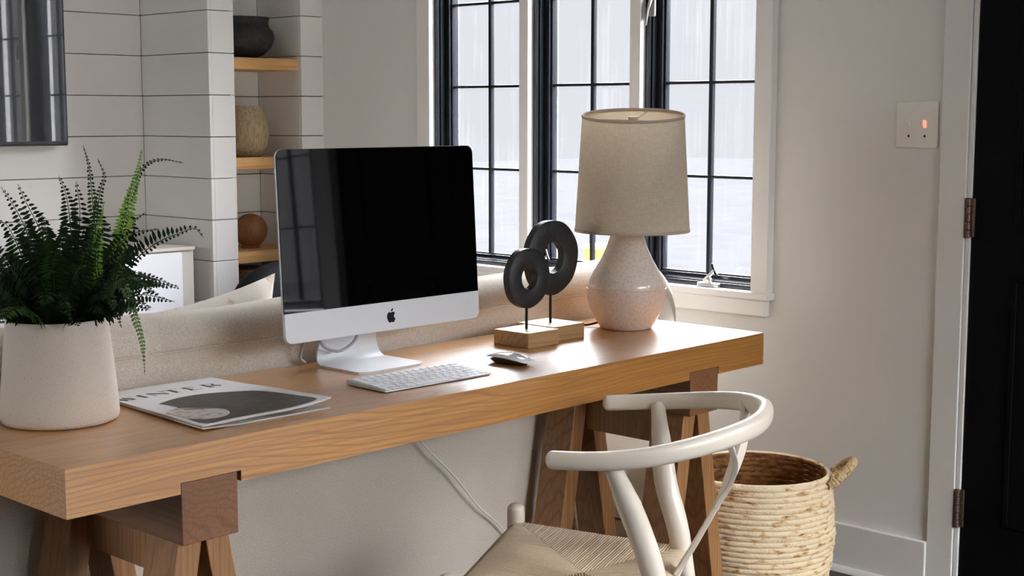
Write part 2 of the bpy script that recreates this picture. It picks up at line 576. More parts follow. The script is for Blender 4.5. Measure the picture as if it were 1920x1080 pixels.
def prism(bm, poly, z0, z1, mtx=None):
    """Extrude a 2D outline (x, y) from z0 to z1."""
    lo = [Vector((x, y, z0)) for x, y in poly]
    hi = [Vector((x, y, z1)) for x, y in poly]
    if mtx is not None:
        lo = [mtx @ v for v in lo]
        hi = [mtx @ v for v in hi]
    lo = [bm.verts.new(v) for v in lo]
    hi = [bm.verts.new(v) for v in hi]
    n = len(poly)
    bm.faces.new(lo[::-1])
    bm.faces.new(hi)
    for i in range(n):
        j = (i + 1) % n
        bm.faces.new((lo[i], lo[j], hi[j], hi[i]))


def rrect(w, h, r, seg=6, cx=0, cy=0):
    out = []
    for (sx, sy, a0) in ((1, -1, -90), (1, 1, 0), (-1, 1, 90), (-1, -1, 180)):  # inner coil with its shade put into the colour
        for i in range(seg + 1):
            a = math.radians(a0 + 90 * i / seg)
            out.append((cx + sx * (w / 2 - r) + r * math.cos(a), cy + sy * (h / 2 - r) + r * math.sin(a)))
    return out


def obj(name, bm, material, parent=None, bevel=0.0, smooth=True, angle=35, subsurf=0, loc=None, seg=3):
    bmesh.ops.recalc_face_normals(bm, faces=bm.faces)
    me = bpy.data.meshes.new(name)
    bm.to_mesh(me)
    bm.free()
    if smooth:
        for p in me.polygons:
            p.use_smooth = True
        me.set_sharp_from_angle(angle=math.radians(angle))
    me.materials.append(material)
    o = bpy.data.objects.new(name, me)
    COL.objects.link(o)
    if parent is not None:
        o.parent = parent
    if loc is not None:
        o.location = loc
    if bevel:
        b = o.modifiers.new('bevel', 'BEVEL')
        b.width = bevel
        b.segments = seg
        b.limit_method = 'ANGLE'
        b.angle_limit = math.radians(40)
        b.harden_normals = False
    if subsurf:
        s = o.modifiers.new('subdivision', 'SUBSURF')
        s.levels = s.render_levels = subsurf
    return o


def tag(o, label, cat, group=None, kind=None):
    o['label'] = label
    o['category'] = cat
    if group:
        o['group'] = group
    if kind:
        o['kind'] = kind
    return o


def thing(name, label, cat, loc=(0, 0, 0), rz=0.0, group=None):
    o = bpy.data.objects.new(name, None)
    o.empty_display_size = 0.1
    o.location = loc
    o.rotation_euler = (0, 0, rz)
    COL.objects.link(o)
    return tag(o, label, cat, group)


def struct(name, bm, m, **kw):
    o = obj(name, bm, m, **kw)
    o['kind'] = 'structure'
    return o


def struct_root(name, loc=(0, 0, 0)):
    o = bpy.data.objects.new(name, None)
    o.location = loc
    o['kind'] = 'structure'
    COL.objects.link(o)
    return o


NB = bmesh.new

# ================================================================== ROOM
XW = 2.435                       # inner face of the window wall
X_L, Y_F, Z_C = -3.5, -4.2, 2.6  # left wall, wall behind the camera, ceiling
Y_PIER, Y_TV = 2.363, 2.79
WIN_Z0, WIN_Z1 = 0.765, 2.06

bm = NB(); box(bm, X_L - .2, XW + .2, Y_F - .2, Y_TV + .3, -0.12, 0.0)
struct('floor', bm, M['floor'])
bm = NB(); box(bm, X_L - .2, XW + .2, Y_F - .2, Y_TV + .3, Z_C, Z_C + .1)
struct('ceiling', bm, M['ceiling'])

# right wall with the window opening, the door opening and a second window nearer the camera
bm = NB()
T0, T1 = XW, XW + 0.14
DOOR_Y0, DOOR_Y1, DOOR_Z = -1.72, -0.2405, 2.10
W4 = (-2.60, -1.85)
box(bm, T0, T1, 1.775, Y_TV + .3, 0, Z_C)
box(bm, T0, T1, 0.40, 1.775, 0, WIN_Z0 - .01)
box(bm, T0, T1, 0.40, 1.775, WIN_Z1, Z_C)
box(bm, T0, T1, DOOR_Y1, 0.40, 0, Z_C)
box(bm, T0, T1, DOOR_Y0, DOOR_Y1, DOOR_Z, Z_C)
box(bm, T0, T1, W4[1], DOOR_Y0, 0, Z_C)
box(bm, T0, T1, W4[0], W4[1], 0, WIN_Z0 - .01)
box(bm, T0, T1, W4[0], W4[1], WIN_Z1, Z_C)
box(bm, T0, T1, Y_F - .2, W4[0], 0, Z_C)
struct('wall_right', bm, M['wall'])
bm = NB()                                     # left wall and front wall, each with an added opening for the fill light
WL = (1.45, 2.65, .95, 2.25)
box(bm, X_L - .2, X_L, Y_F - .2, WL[0], 0, Z_C)
box(bm, X_L - .2, X_L, WL[1], Y_TV + .3, 0, Z_C)
box(bm, X_L - .2, X_L, WL[0], WL[1], 0, WL[2])
box(bm, X_L - .2, X_L, WL[0], WL[1], WL[3], Z_C)
struct('wall_left', bm, M['wall'])
bm = NB()
WF = (.1, 2.3, .75, 2.25)
box(bm, X_L, WF[0], Y_F - .2, Y_F, 0, Z_C)
box(bm, WF[1], XW, Y_F - .2, Y_F, 0, Z_C)
box(bm, WF[0], WF[1], Y_F - .2, Y_F, 0, WF[2])
box(bm, WF[0], WF[1], Y_F - .2, Y_F, WF[3], Z_C)
struct('wall_front', bm, M['wall'])

# shiplap back wall: recessed bay for the television, projecting pier and shelf niche
NX0, NX1, NY = 2.028, 2.330, 2.628
PX0 = 1.918
bm = NB()
box(bm, X_L, PX0 + .02, Y_TV + .012, Y_TV + .2, 0, Z_C)
box(bm, PX0 + .012, NX0 - .012, Y_PIER + .012, Y_TV + .2, 0, Z_C)
box(bm, NX0 - .02, XW, NY + .012, Y_TV + .2, 0, Z_C)
box(bm, NX1 + .012, XW, Y_PIER + .012, NY + .1, 0, Z_C)
wb = struct('wall_back', bm, M['groove'], smooth=False)
z = 1.0485 - 0.148 * 7
boards = NB()
GAP = 0.0026
while z < Z_C:
    a, b = max(z + GAP / 2, 0), min(z + .148 - GAP / 2, Z_C)
    if b > a:
        box(boards, X_L, PX0, Y_TV, Y_TV + .013, a, b)                       # television bay
        box(boards, PX0, PX0 + .013, Y_PIER, Y_TV, a, b)                     # side of the pier
        box(boards, PX0 + .013, NX0, Y_PIER, Y_PIER + .013, a, b)            # front of the pier
        box(boards, NX0 - .013, NX0, Y_PIER + .013, NY, a, b)                # niche, left cheek
        box(boards, NX0, NX1, NY, NY + .013, a, b)                           # niche, back
        box(boards, NX1, NX1 + .013, Y_PIER + .013, NY, a, b)                # niche, right cheek
        box(boards, NX1, XW, Y_PIER, Y_PIER + .013, a, b)                    # strip beside the window wall
    z += .148
o = obj('shiplap_boards', boards, M['shiplap'], wb, bevel=0.0012, smooth=False, seg=1)

# baseboard and shoe moulding on the right wall
bm = NB()
box(bm, XW - .015, XW, -.155, Y_PIER, 0, .135)
o = struct('baseboard_right', bm, M['trim_wall'], bevel=.003)
bm = NB()
sweep(bm, [(XW - .015, -.155, 0), (XW - .015, Y_PIER, 0)], [(0.0, 0), (-.016, 0), (-.0145, .008), (-.008, .0145), (0.0, .016)], up=Vector((0, 0, 1)))
obj('shoe_moulding', bm, M['trim_wall'], o)

# ---- casements
XC = 2.412                       # front of the white casing
bm = NB()
box(bm, XC, XW + .07, 1.757, 1.822, WIN_Z0, 2.12)           # left casing
box(bm, XC - .006, XW + .07, .352, .409, WIN_Z0 - .003, 2.12)  # right casing
box(bm, XC, XW + .07, .352, 1.822, WIN_Z1, 2.13)            # head
for a, b in ((1.290, 1.330), (.827, .868)):                  # mullion posts
    box(bm, XC, XW + .13, a, b, WIN_Z0, WIN_Z1)
struct('trim_1', bm, M['trim'], bevel=.003)
bm = NB()
box(bm, XC - .012, XW + .10, .345, 1.83, WIN_Z0 - .022, WIN_Z0)
box(bm, XC - .004, XW, .36, 1.82, WIN_Z0 - .07, WIN_Z0 - .022)
struct('trim_2', bm, M['trim'], bevel=.004)


def casement(name, ya, yb, bar, crank_y=None, latch=None, rows=(1.09, 1.371, 1.652)):
    """Black steel-look casement between ya (far side) and yb (near side)."""
    root = struct_root(name, (0, 0, 0))
    z0, z1 = WIN_Z0, WIN_Z1
    bm = NB()

    def rect_frame(bm, x0, x1, a, b, lo, hi, w, wb=None):
        wb = wb or w
        box(bm, x0, x1, a - w, a, lo, hi)
        box(bm, x0, x1, b, b + w, lo, hi)
        box(bm, x0, x1, b + w, a - w, lo, lo + wb)
        box(bm, x0, x1, b + w, a - w, hi - w, hi)
    rect_frame(bm, XW + .002, XW + .10, ya, yb, z0, z1, .016, .014)
    rect_frame(bm, XW + .014, XW + .10, ya - .016, yb + .016, z0 + .014, z1 - .016, .006, .004)
    f = obj('window_frame', bm, M['black_frame'], root, bevel=.0018)
    bm = NB()
    a, b, lo, hi = ya - .024, yb + .024, z0 + .020, z1 - .024
    rect_frame(bm, XW + .034, XW + .072, a, b, lo, hi, .018, .012)
    rect_frame(bm, XW + .044, XW + .064, a - .018, b + .018, lo + .012, hi - .018, .006, .005)
    s = obj('sash', bm, M['black_frame'], root, bevel=.002)
    bm = NB()
    gx0, gx1 = XW + .046, XW + .062
    box(bm, gx0, gx1, bar - .0065, bar + .0065, lo + .01, hi - .01)
    for z in rows:
        box(bm, gx0 + .001, gx1 - .001, b + .01, a - .01, z - .0045, z + .0045)
    obj('muntin', bm, M['black_frame'], root, bevel=.0015)
    bm = NB()
    box(bm, XW + .0535, XW + .0555, b + .012, a - .012, lo + .008, hi - .012)
    obj('glass', bm, M['glass'], root, smooth=False)
    if crank_y:
        k = NB()
        prism(k, rrect(.075, .026, .008), 0, .012, Matrix.Translation((XW - .004, crank_y, z0)) @ Matrix.Rotation(math.pi / 2, 4, 'Z'))
        ck = obj('crank_handle', k, M['chrome'], root, bevel=.002)
        k = NB()
        p = Vector((XW - .008, crank_y - .006, z0 + .012))
        sweep(k, [p, p + Vector((-.004, 0, .012))], circ(.008, 12), round_ends=.004)
        sweep(k, [p + Vector((-.004, .016, .008)), p + Vector((-.008, 0, .020)), p + Vector((-.010, -.022, .038))], sup(.006, .0045, 3, 12), round_ends=.004)
        obj('crank_arm', k, M['chrome'], ck)
        k = NB()
        q = p + Vector((-.010, -.022, .040))
        sweep(k, [q + Vector((-.006, -.013, -.012)), q + Vector((0, 0, 0)), q + Vector((.004, .010, .016))], circ(.0042, 10), scale=[1, .9, 1.25], round_ends=.004)
        obj('crank_knob', k, M['dark_metal'], ck)
    if latch:
        k = NB()
        zl = 1.60
        box(k, XW - .004, XW + .004, latch - .012, latch + .012, zl - .03, zl + .04)
        lk = obj('latch', k, M['chrome'], root, bevel=.002)
        k = NB()
        sweep(k, [(XW - .008, latch, zl + .02), (XW - .018, latch + .002, zl - .01), (XW - .022, latch + .006, zl - .055)], sup(.005, .0035, 3, 12), scale=[1.2, 1, .8], round_ends=.003)
        obj('latch_lever', k, M['chrome'], lk)
    return root


casement('window_1', 1.757, 1.330, 1.530)
casement('window_2', 1.290, .868, 1.074, crank_y=1.235)
casement('window_3', .827, .409, .613, crank_y=.572, latch=.800)
casement('window_4', W4[1], W4[0], -2.05)

def added_window(name, w, z0, z1, mtx, nbar):
    '''Invented black framed window, out of view, put in to admit the fill light.'''
    root = struct_root(name)
    bm = NB()
    for (a, b, lo, hi) in ((-w / 2, -w / 2 + .05, z0, z1), (w / 2 - .05, w / 2, z0, z1), (-w / 2 + .05, w / 2 - .05, z0, z0 + .05), (-w / 2 + .05, w / 2 - .05, z1 - .05, z1)):
        box(bm, a, b, .05, .11, lo, hi, mtx)
    obj('window_frame', bm, M['black_frame'], root, bevel=.002)
    bm = NB()
    for k in range(1, nbar):
        x = -w / 2 + w * k / nbar
        box(bm, x - .01, x + .01, .07, .09, z0 + .05, z1 - .05, mtx)
    for k in (1, 2):
        z = z0 + (z1 - z0) * k / 3
        box(bm, -w / 2 + .05, w / 2 - .05, .072, .088, z - .008, z + .008, mtx)
    obj('muntin', bm, M['black_frame'], root)
    bm = NB(); box(bm, -w / 2 + .05, w / 2 - .05, .079, .081, z0 + .05, z1 - .05, mtx)
    obj('glass', bm, M['glass'], root, smooth=False)
    bm = NB()
    for (a, b, lo, hi) in ((-w / 2 - .08, -w / 2, z0 - .08, z1 + .08), (w / 2, w / 2 + .08, z0 - .08, z1 + .08), (-w / 2, w / 2, z0 - .08, z0), (-w / 2, w / 2, z1, z1 + .08)):
        box(bm, a, b, -.018, .0, lo, hi, mtx)
    obj('casing', bm, M['trim'], root, bevel=.002)


added_window('fill_window_5', WF[1] - WF[0], WF[2], WF[3], Matrix.Translation(((WF[0] + WF[1]) / 2, Y_F, 0)) @ Matrix.Rotation(math.pi, 4, 'Z'), 4)  # unseen window, added as an opening for the front fill
added_window('fill_window_6', WL[1] - WL[0], WL[2], WL[3], Matrix.Translation((X_L, (WL[0] + WL[1]) / 2, 0)) @ Matrix.Rotation(math.pi / 2, 4, 'Z'), 4)  # unseen window, added and placed for the left fill

# ---- black door at the right
bm = NB()
box(bm, XW - .009, XW, -.228, -.155, 0, DOOR_Z + .07)
box(bm, XW - .018, XW, DOOR_Y0 - .08, -.155, DOOR_Z + .002, DOOR_Z + .07)
box(bm, XW - .018, XW, DOOR_Y0 - .08, DOOR_Y0 - .003, 0, DOOR_Z + .07)
box(bm, XW - .002, T1, -.2415, -.2295, 0, DOOR_Z)            # jamb
box(bm, XW - .002, T1, DOOR_Y0, DOOR_Y0 + .014, 0, DOOR_Z)
struct('trim_3', bm, M['trim_wall'], bevel=.002)


def door_leaf(name, y0, y1, hinges_y=None):
    root = struct_root(name)
    bm = NB()
    box(bm, XW + .004, XW + .044, y0, y1, .012, DOOR_Z - .004)
    for (za, zb) in ((.22, .86), (1.0, 1.98)):
        for ya, yb in ((y0 + .115, y0 + .128), (y1 - .128, y1 - .115)):
            box(bm, XW - .002, XW + .004, ya, yb, za, zb)
        for zz in (za, zb):
            box(bm, XW - .002, XW + .004, y0 + .115, y1 - .115, zz - .006, zz + .006)
    obj('door_leaf', bm, M['black_door'], root, bevel=.002)
    if hinges_y:
        for zc in (.243, 1.011, 1.82):
            k = NB()
            for i in range(5):
                za = zc - .052 + i * .0208
                sweep(k, [(XW - .006, hinges_y, za), (XW - .006, hinges_y, za + .0195)], circ(.0075, 12))
            box(k, XW - .0025, XW + .004, hinges_y - .016, hinges_y, zc - .05, zc + .05)
            obj('hinge', k, M['hinge'], root, bevel=.0008)
    return root


door_leaf('door_1', -1.095, -.2435, -.2365)
door_leaf('door_2', DOOR_Y0 + .016, -1.099)

# ================================================================== DESK
DL, DD, DT, DH = 1.855, 0.460, 0.0765, 0.75
desk = thing('trestle_desk', 'long honey oak desk with thick top on two sawhorse trestles', 'desk', (0, 0, 0))
bm = NB()
TC = (.2545, 1.614)
# the slab is notched over the ends of the two trestle beams
zb, zn = DH - DT, DH - DT + .018
xs = [0, TC[0] - .0555, TC[0] + .061, TC[1] - .058, TC[1] + .0555, DL]
for i in range(5):
    lowz = zn if i in (1, 3) else zb
    box(bm, xs[i], xs[i + 1], 0, DD, lowz, DH)
bmesh.ops.remove_doubles(bm, verts=bm.verts, dist=1e-5)
inner = [f for f in bm.faces if abs(f.normal.x) > .9 and False]
obj('tabletop', bm, M['oak'], desk, bevel=0.0, smooth=False)
for c in TC:
    bm = NB()
    box(bm, c - .054, c + .054, .001, DD - .001, .588, zn - .001)
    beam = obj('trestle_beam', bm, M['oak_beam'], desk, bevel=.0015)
    for (ya, yb) in ((.022, .112), (DD - .112, DD - .022)):
        for s in (-1, 1):
            bm = NB()
            zt = .588 if True else 0
            ct, cb = c + s * .0255, c + s * (.0255 + .172 * .588)
            w = .0225
            hexa(bm, [(cb - w, ya, 0), (cb + w, ya, 0), (cb + w, yb, 0), (cb - w, yb, 0)],
                 [(ct - w, ya, zt), (ct + w, ya, zt), (ct + w, yb, zt), (ct - w, yb, zt)])
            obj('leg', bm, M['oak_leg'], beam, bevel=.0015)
    # cross brace low on the trestle
    bm = NB()
    cb = c
    box(bm, c - .010, c + .010, .112, DD - .112, .500, .588)
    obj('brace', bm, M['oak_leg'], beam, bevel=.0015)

# ================================================================== SOFA
SX0, SX1, SY = -.30, 2.17, .480
sofa = thing('sofa', 'oatmeal linen sofa with its back against the desk', 'sofa', (0, SY, 0))
L_ = SX1 - SX0
bm = NB()
# back: rounded roll on top, seam, straight panel below; rounded right and left ends
prof = [(.012, .10), (.0, .14), (.0, .50), (.001, .79), (.004, .806), (.0, .812), (-.004, .83), (.004, .858), (.024, .876), (.055, .882),
        (.10, .878), (.14, .862), (.162, .83), (.168, .78), (.17, .45), (.17, .10)]
ends = []
n = 46
rings = []
for i in range(n + 1):
    t = i / n
    x = SX0 + L_ * t
    e = min(x - SX0, SX1 - x)
    k = 1.0
    if e < .16:
        k = math.sqrt(max(0.0, 1 - ((.16 - e) / .16) ** 2))
    rings.append((x, k))
xs_ = []
for j in range(9):
    a = j / 8 * math.pi / 2
    xs_.append(SX0 + .16 * (1 - math.cos(a)) if j else SX0)
allx = sorted(set([round(v, 4) for v in xs_] + [round(SX1 - (v - SX0), 4) for v in xs_] + [SX0 + .16 + (L_ - .32) * i / 24 for i in range(25)]))
R = []
for x in allx:
    e = min(x - SX0, SX1 - x)
    q = 1.0 if e >= .16 else math.sqrt(max(0.0, 1 - ((.16 - e) / .16) ** 2))
    wav = .0035 * math.sin(x * 7.3) + .002 * math.sin(x * 17)
    ring = []
    for (y, z) in prof:
        zz = z
        if z > .5:
            zz = .5 + (z - .5) * (.55 + .45 * q) + (wav if z > .82 else 0)
        yy = .085 + (y - .085) * (.72 + .28 * q)
        ring.append(bm.verts.new((x, yy, zz)))
    R.append(ring)
for a, b in zip(R, R[1:]):
    for i in range(len(prof)):
        j = (i + 1) % len(prof)
        bm.faces.new((a[i], a[j], b[j], b[i]))
bm.faces.new(R[0][::-1]); bm.faces.new(R[-1])
obj('sofa_back', bm, M['sofa'], sofa, angle=60)
bm = NB()
sweep(bm, [(SX0 + .12 + (SX1 - SX0 - .26) * i / 30, -.002, .811) for i in range(31)], circ(.0026, 8))
obj('piping', bm, M['sofa'], sofa)
bm = NB(); box(bm, SX0 + .02, SX1 - .02, .175, .95, .12, .33)
obj('seat_base', bm, M['sofa'], sofa, bevel=.02)
cw = (L_ - .44) / 3
for i in range(3):
    bm = NB(); box(bm, SX0 + .22 + cw * i + .004, SX0 + .22 + cw * (i + 1) - .004, .18, .97, .332, .47)
    obj('seat_cushion', bm, M['sofa'], sofa, bevel=.045, seg=5)
for x0 in (SX0, SX1 - .2):
    bm = NB(); box(bm, x0 + .01, x0 + .19, .172, .96, .10, .62)
    obj('arm', bm, M['sofa'], sofa, bevel=.05, seg=5)
for x in (SX0 + .1, SX1 - .1):
    for y in (.08, .88):
        bm = NB(); lathe(bm, [(.018, 0), (.028, .10)], 16, (x, y, 0))
        obj('foot', bm, M['oak_leg'], sofa)


def pillow(bm, w, h, d, pinch=.05, n=14):
    """Square cushion in the xz plane with pulled corners."""
    front, back = {}, {}
    for i in range(n + 1):
        for j in range(n + 1):
            u, v = 2 * i / n - 1, 2 * j / n - 1
            x = w / 2 * u * (1 - pinch * (1 - v * v) * abs(u) ** 2)
            zz = h / 2 * v * (1 - pinch * (1 - u * u) * abs(v) ** 2)
            t = d / 2 * max(0, (1 - u ** 4) * (1 - v ** 4)) ** .6
            front[i, j] = bm.verts.new((x, -t, zz))
            back[i, j] = front[i, j] if t < 1e-6 else bm.verts.new((x, t, zz))
    for i in range(n):
        for j in range(n):
            for g, flip in ((front, False), (back, True)):
                q = [g[i, j], g[i + 1, j], g[i + 1, j + 1], g[i, j + 1]]
                bm.faces.new(q[::-1] if flip else q)


bm = NB(); pillow(bm, .46, .385, .13, .10)
o = obj('throw_pillow', bm, M['pillow'], angle=80)
o.location = (.795, .82, .683); o.rotation_euler = (math.radians(8), math.radians(-8), 0)
tag(o, 'cream throw pillow with pointed corner rising above the sofa back', 'pillow')
bm = NB(); pillow(bm, .38, .38, .12, .06)
o = obj('throw_pillow', bm, M['stripe'], angle=80)
o.location = (.11, .80, .690); o.rotation_euler = (math.radians(8), math.radians(4), 0)
tag(o, 'black and white striped throw pillow showing left of the plant pot', 'pillow')

# ================================================================== DESKTOP COMPUTER
MX, MY = .889, .275
comp = thing('desktop_computer', 'all-in-one desktop computer with black screen and silver chin', 'computer', (MX, MY, DH))
tilt = math.radians(3.2)
MB_ = Matrix.Translation((0, 0, .083)) @ Matrix.Rotation(-tilt, 4, 'X')


def face_plate(bm, w, z0, z1, r_low, r_high, y0, y1):
    pts = []
    for (sx, zc, rr, a0) in ((1, z0, r_low, -90), (1, z1, r_high, 0), (-1, z1, r_high, 90), (-1, z0, r_low, 180)):
        sz = 1 if zc == z0 else -1
        for i in range(7):
            a = math.radians(a0 + 90 * i / 6)
            pts.append((sx * (w / 2 - rr) + rr * math.cos(a), zc + sz * rr + rr * math.sin(a)) if rr > 0 else (sx * w / 2, zc))
    uniq = []
    for p in pts:
        if not uniq or (abs(p[0] - uniq[-1][0]) + abs(p[1] - uniq[-1][1])) > 1e-6:
            uniq.append(p)
    m = MB_ @ Matrix(((1, 0, 0, 0), (0, 0, 1, 0), (0, 1, 0, 0), (0, 0, 0, 1)))
    prism(bm, uniq, y0, y1, m)


CW, CH, CHIN = .528, .374, .0585
bm = NB(); face_plate(bm, CW, CHIN + .0002, CH, 0, .016, 0, .0035)
obj('screen', bm, M['screen'], comp, smooth=False)
bm = NB(); face_plate(bm, CW, 0, CHIN, .016, 0, -.0002, .006)
obj('chin', bm, M['alu'], comp, smooth=False)
# curved aluminium back shell with a bright rim
bm = NB()
rings = []
for (k, y) in ((1.0, .0036), (1.004, .0042), (1.004, .0075), (.995, .010), (.93, .016), (.80, .026), (.60, .036), (.35, .042), (.12, .044)):
    ring = []
    for (x, zz) in rrect(CW, CH, .016, 6, 0, CH / 2):
        kk = k
        ring.append(bm.verts.new(MB_ @ Vector((x * kk, y, CH / 2 + (zz - CH / 2) * kk))))
    rings.append(ring)
for a, b in zip(rings, rings[1:]):
    for i in range(len(a)):
        j = (i + 1) % len(a)
        bm.faces.new((a[i], a[j], b[j], b[i]))
bm.faces.new(rings[0][::-1]); bm.faces.new(rings[-1])
obj('back_shell', bm, M['alu_back'], comp, angle=50)
# emblem: bitten fruit silhouette with a leaf
body = []
ctrl = [(0, .30), (.13, .36), (.28, .34), (.40, .24), (.30, .10), (.29, -.03), (.36, -.15), (.43, -.20), (.36, -.36), (.25, -.48), (.14, -.50), (0, -.46),
        (-.14, -.50), (-.26, -.47), (-.38, -.30), (-.45, -.08), (-.44, .12), (-.36, .28), (-.22, .36), (-.10, .34)]
cp = [Vector((a, b, 0)) for a, b in ctrl] + [Vector((ctrl[0][0], ctrl[0][1], 0))]
poly = [(p.x, p.y) for p in spline(cp, 5)[:-1]]
S_ = .0250
CX, CZ = .0075, .0290
m = MB_ @ Matrix.Translation((CX, -.0010, CZ)) @ Matrix(((1, 0, 0, 0), (0, 0, 1, 0), (0, 1, 0, 0), (0, 0, 0, 1)))
bm = NB()
prism(bm, [(a * S_, b * S_ - .001) for a, b in poly], 0, .0012, m)
leaf = [(.0, .40), (.02, .52), (.10, .62), (.22, .66), (.20, .54), (.13, .45)]
prism(bm, [(a * S_, b * S_ - .001) for a, b in leaf], 0, .0012, m)
obj('emblem', bm, M['logo'], comp, smooth=False)
# bent stand: foot plate curving up into the neck, with a cable hole
bm = NB()
half = .0895
pth = [(-.008, .0), (.06, .0), (.108, .0), (.126, .002), (.140, .010), (.147, .024), (.146, .045), (.130, .10), (.112, .16), (.10, .20)]
pp = spline([(0, y, z) for y, z in pth], 5)
th_ = .0048
fr = frames(pp, Vector((1, 0, 0)))
nx = 18
hole_z, hole_r = .062, .019
vt, vb = [], []
for k, (p, t, s, nrm) in enumerate(fr):
    up = t.cross(Vector((1, 0, 0))) * -1
    up.normalize()
    if up.z < 0 and k < 5:
        up = -up
    rowt, rowb = [], []
    d = p.y + .008
    for i in range(nx + 1):
        u = 2 * i / nx - 1
        hw = half
        if d < .022:                                     # rounded front corners of the foot
            hw = half - .022 + math.sqrt(max(0, .022 ** 2 - (.022 - d) ** 2))
        neck = max(0.0, min(1.0, (p.z - .0) / .12))
        hw = hw - .030 * neck
        sx_ = .010
        rowt.append(bm.verts.new((u * hw + sx_, p.y, p.z + th_)) if p.z < .001 else bm.verts.new(Vector((u * hw + sx_, p.y, p.z + th_ * .4)) + Vector((0, -th_, 0)) * min(1, p.z / .02)))
        rowb.append(bm.verts.new((u * hw + sx_, p.y, p.z)))
    vt.append(rowt); vb.append(rowb)
for k in range(len(vt) - 1):
    for i in range(nx):
        zc = (vt[k][i].co.z + vt[k + 1][i].co.z) / 2
        xc = (vt[k][i].co.x + vt[k][i + 1].co.x) / 2
        bm.faces.new((vt[k][i], vt[k][i + 1], vt[k + 1][i + 1], vt[k + 1][i]))
        bm.faces.new((vb[k][i + 1], vb[k][i], vb[k + 1][i], vb[k + 1][i + 1]))
    bm.faces.new((vt[k][0], vt[k + 1][0], vb[k + 1][0], vb[k][0]))
    bm.faces.new((vt[k + 1][nx], vt[k][nx], vb[k][nx], vb[k + 1][nx]))
for i in range(nx):
    bm.faces.new((vt[0][i + 1], vt[0][i], vb[0][i], vb[0][i + 1]))
    bm.faces.new((vt[-1][i], vt[-1][i + 1], vb[-1][i + 1], vb[-1][i]))
obj('stand', bm, M['alu'], comp, angle=40)
# grey power cable looping below the screen
bm = NB()
sweep(bm, spline([(.012, .108, .085), (.004, .108, .056), (-.014, .110, .040), (-.043, .112, .032), (-.075, .116, .044), (-.088, .125, .066), (-.094, .15, .06), (-.095, .172, .02), (-.08, .176, .004)], 8), circ(.0032, 10))
obj('cable', bm, M['cord_grey'], comp)

# ================================================================== KEYBOARD
ka = math.radians(-2.05)
kb = thing('keyboard', 'white compact keyboard in front of the computer', 'keyboard', (.7155, .093, DH), ka)
KW, KD = .279, .118
zf, zr = .0045, .0115
bm = NB()
hexa(bm, [(0, 0, .001), (KW, 0, .001), (KW, KD, .001), (0, KD, .001)], [(0, 0, zf), (KW, 0, zf), (KW, KD, zr), (0, KD, zr)])
obj('keyboard_body', bm, M['kbd'], kb, bevel=.0012)
rows = [[1] * 14, [1] * 13 + [1.5], [1.5] + [1] * 13, [1.8] + [1] * 11 + [1.8], [2.3] + [1] * 10 + [2.3], [1, 1, 1, 1.25, 5.2, 1.25, 1, 1, 1, 1]]
first = {}
pitch_y = (KD - .008) / 6
for r, row in enumerate(rows):
    tot = sum(row)
    x = .004
    yk = KD - .004 - (r + 1) * pitch_y
    for w in row:
        kw = (KW - .008) * w / tot
        ht = pitch_y - .0028 if r else pitch_y - .006
        key = round(kw, 4), round(ht, 4)
        y0 = yk + .0014
        zs = zf + (zr - zf) * (y0 / KD)
        if key not in first:
            bm = NB()
            t_ = (zr - zf) / KD
            hexa(bm, [(.0014, 0, 0), (kw - .0014, 0, 0), (kw - .0014, ht, t_ * ht), (.0014, ht, t_ * ht)],
                 [(.0017, .0003, .0016), (kw - .0017, .0003, .0016), (kw - .0017, ht - .0003, .0016 + t_ * ht), (.0017, ht - .0003, .0016 + t_ * ht)])
            ko = obj('key', bm, M['key'], kb, smooth=False)
            first[key] = ko
        else:
            ko = first[key].copy()
            COL.objects.link(ko)
            ko.parent = kb
        ko.location = (x, y0, zs)
        x += kw

# ================================================================== MOUSE
ms = thing('computer_mouse', 'glossy white computer mouse right of the keyboard', 'mouse', (1.118, .148, DH), math.radians(4))
bm = NB()
ny, nx = 26, 16
def mouse_top(u, v):                                    # u along (-1..1), v across (-1..1)
    hw = .0285 * (1 - abs(u) ** 3.2) ** (1 / 3.2)
    arch = (1 - abs(u) ** 2.2)
    z = .0065 + .003 * (u + 1) + .0125 * arch ** .8 * (1 - .10 * u)
    z -= .006 * abs(v) ** 3 * arch
    return (v * hw, u * .0565, z)
g = [[bm.verts.new(mouse_top(2 * i / ny - 1, 2 * j / nx - 1)) for j in range(nx + 1)] for i in range(ny + 1)]
for i in range(ny):
    for j in range(nx):
        bm.faces.new((g[i][j], g[i + 1][j], g[i + 1][j + 1], g[i][j + 1]))
bmesh.ops.remove_doubles(bm, verts=bm.verts, dist=1e-6)
o = obj('mouse_shell', bm, M['mouse'], ms, angle=80)
sm = o.modifiers.new('thickness', 'SOLIDIFY'); sm.thickness = .0015; sm.offset = -1
bm = NB()
rings = []
for (k, z) in ((.66, .0006), (.72, .002), (.80, .007), (.86, .0115)):
    ring = []
    for i in range(40):
        a = 2 * math.pi * i / 40
        c, s = math.cos(a), math.sin(a)
        u = math.copysign(abs(s) ** (2 / 3.0), s)
        ring.append(bm.verts.new((.0285 * k * math.copysign(abs(c) ** (2 / 3.0), c), .0565 * k * u, z + (0 if z < .005 else -.003 * abs(u) ** 3))))
    rings.append(ring)
for a, b in zip(rings, rings[1:]):
    for i in range(40):
        j = (i + 1) % 40
        bm.faces.new((a[i], a[j], b[j], b[i]))
bm.faces.new(rings[0][::-1]); bm.faces.new(rings[-1])
obj('mouse_base', bm, M['mouse_base'], ms)

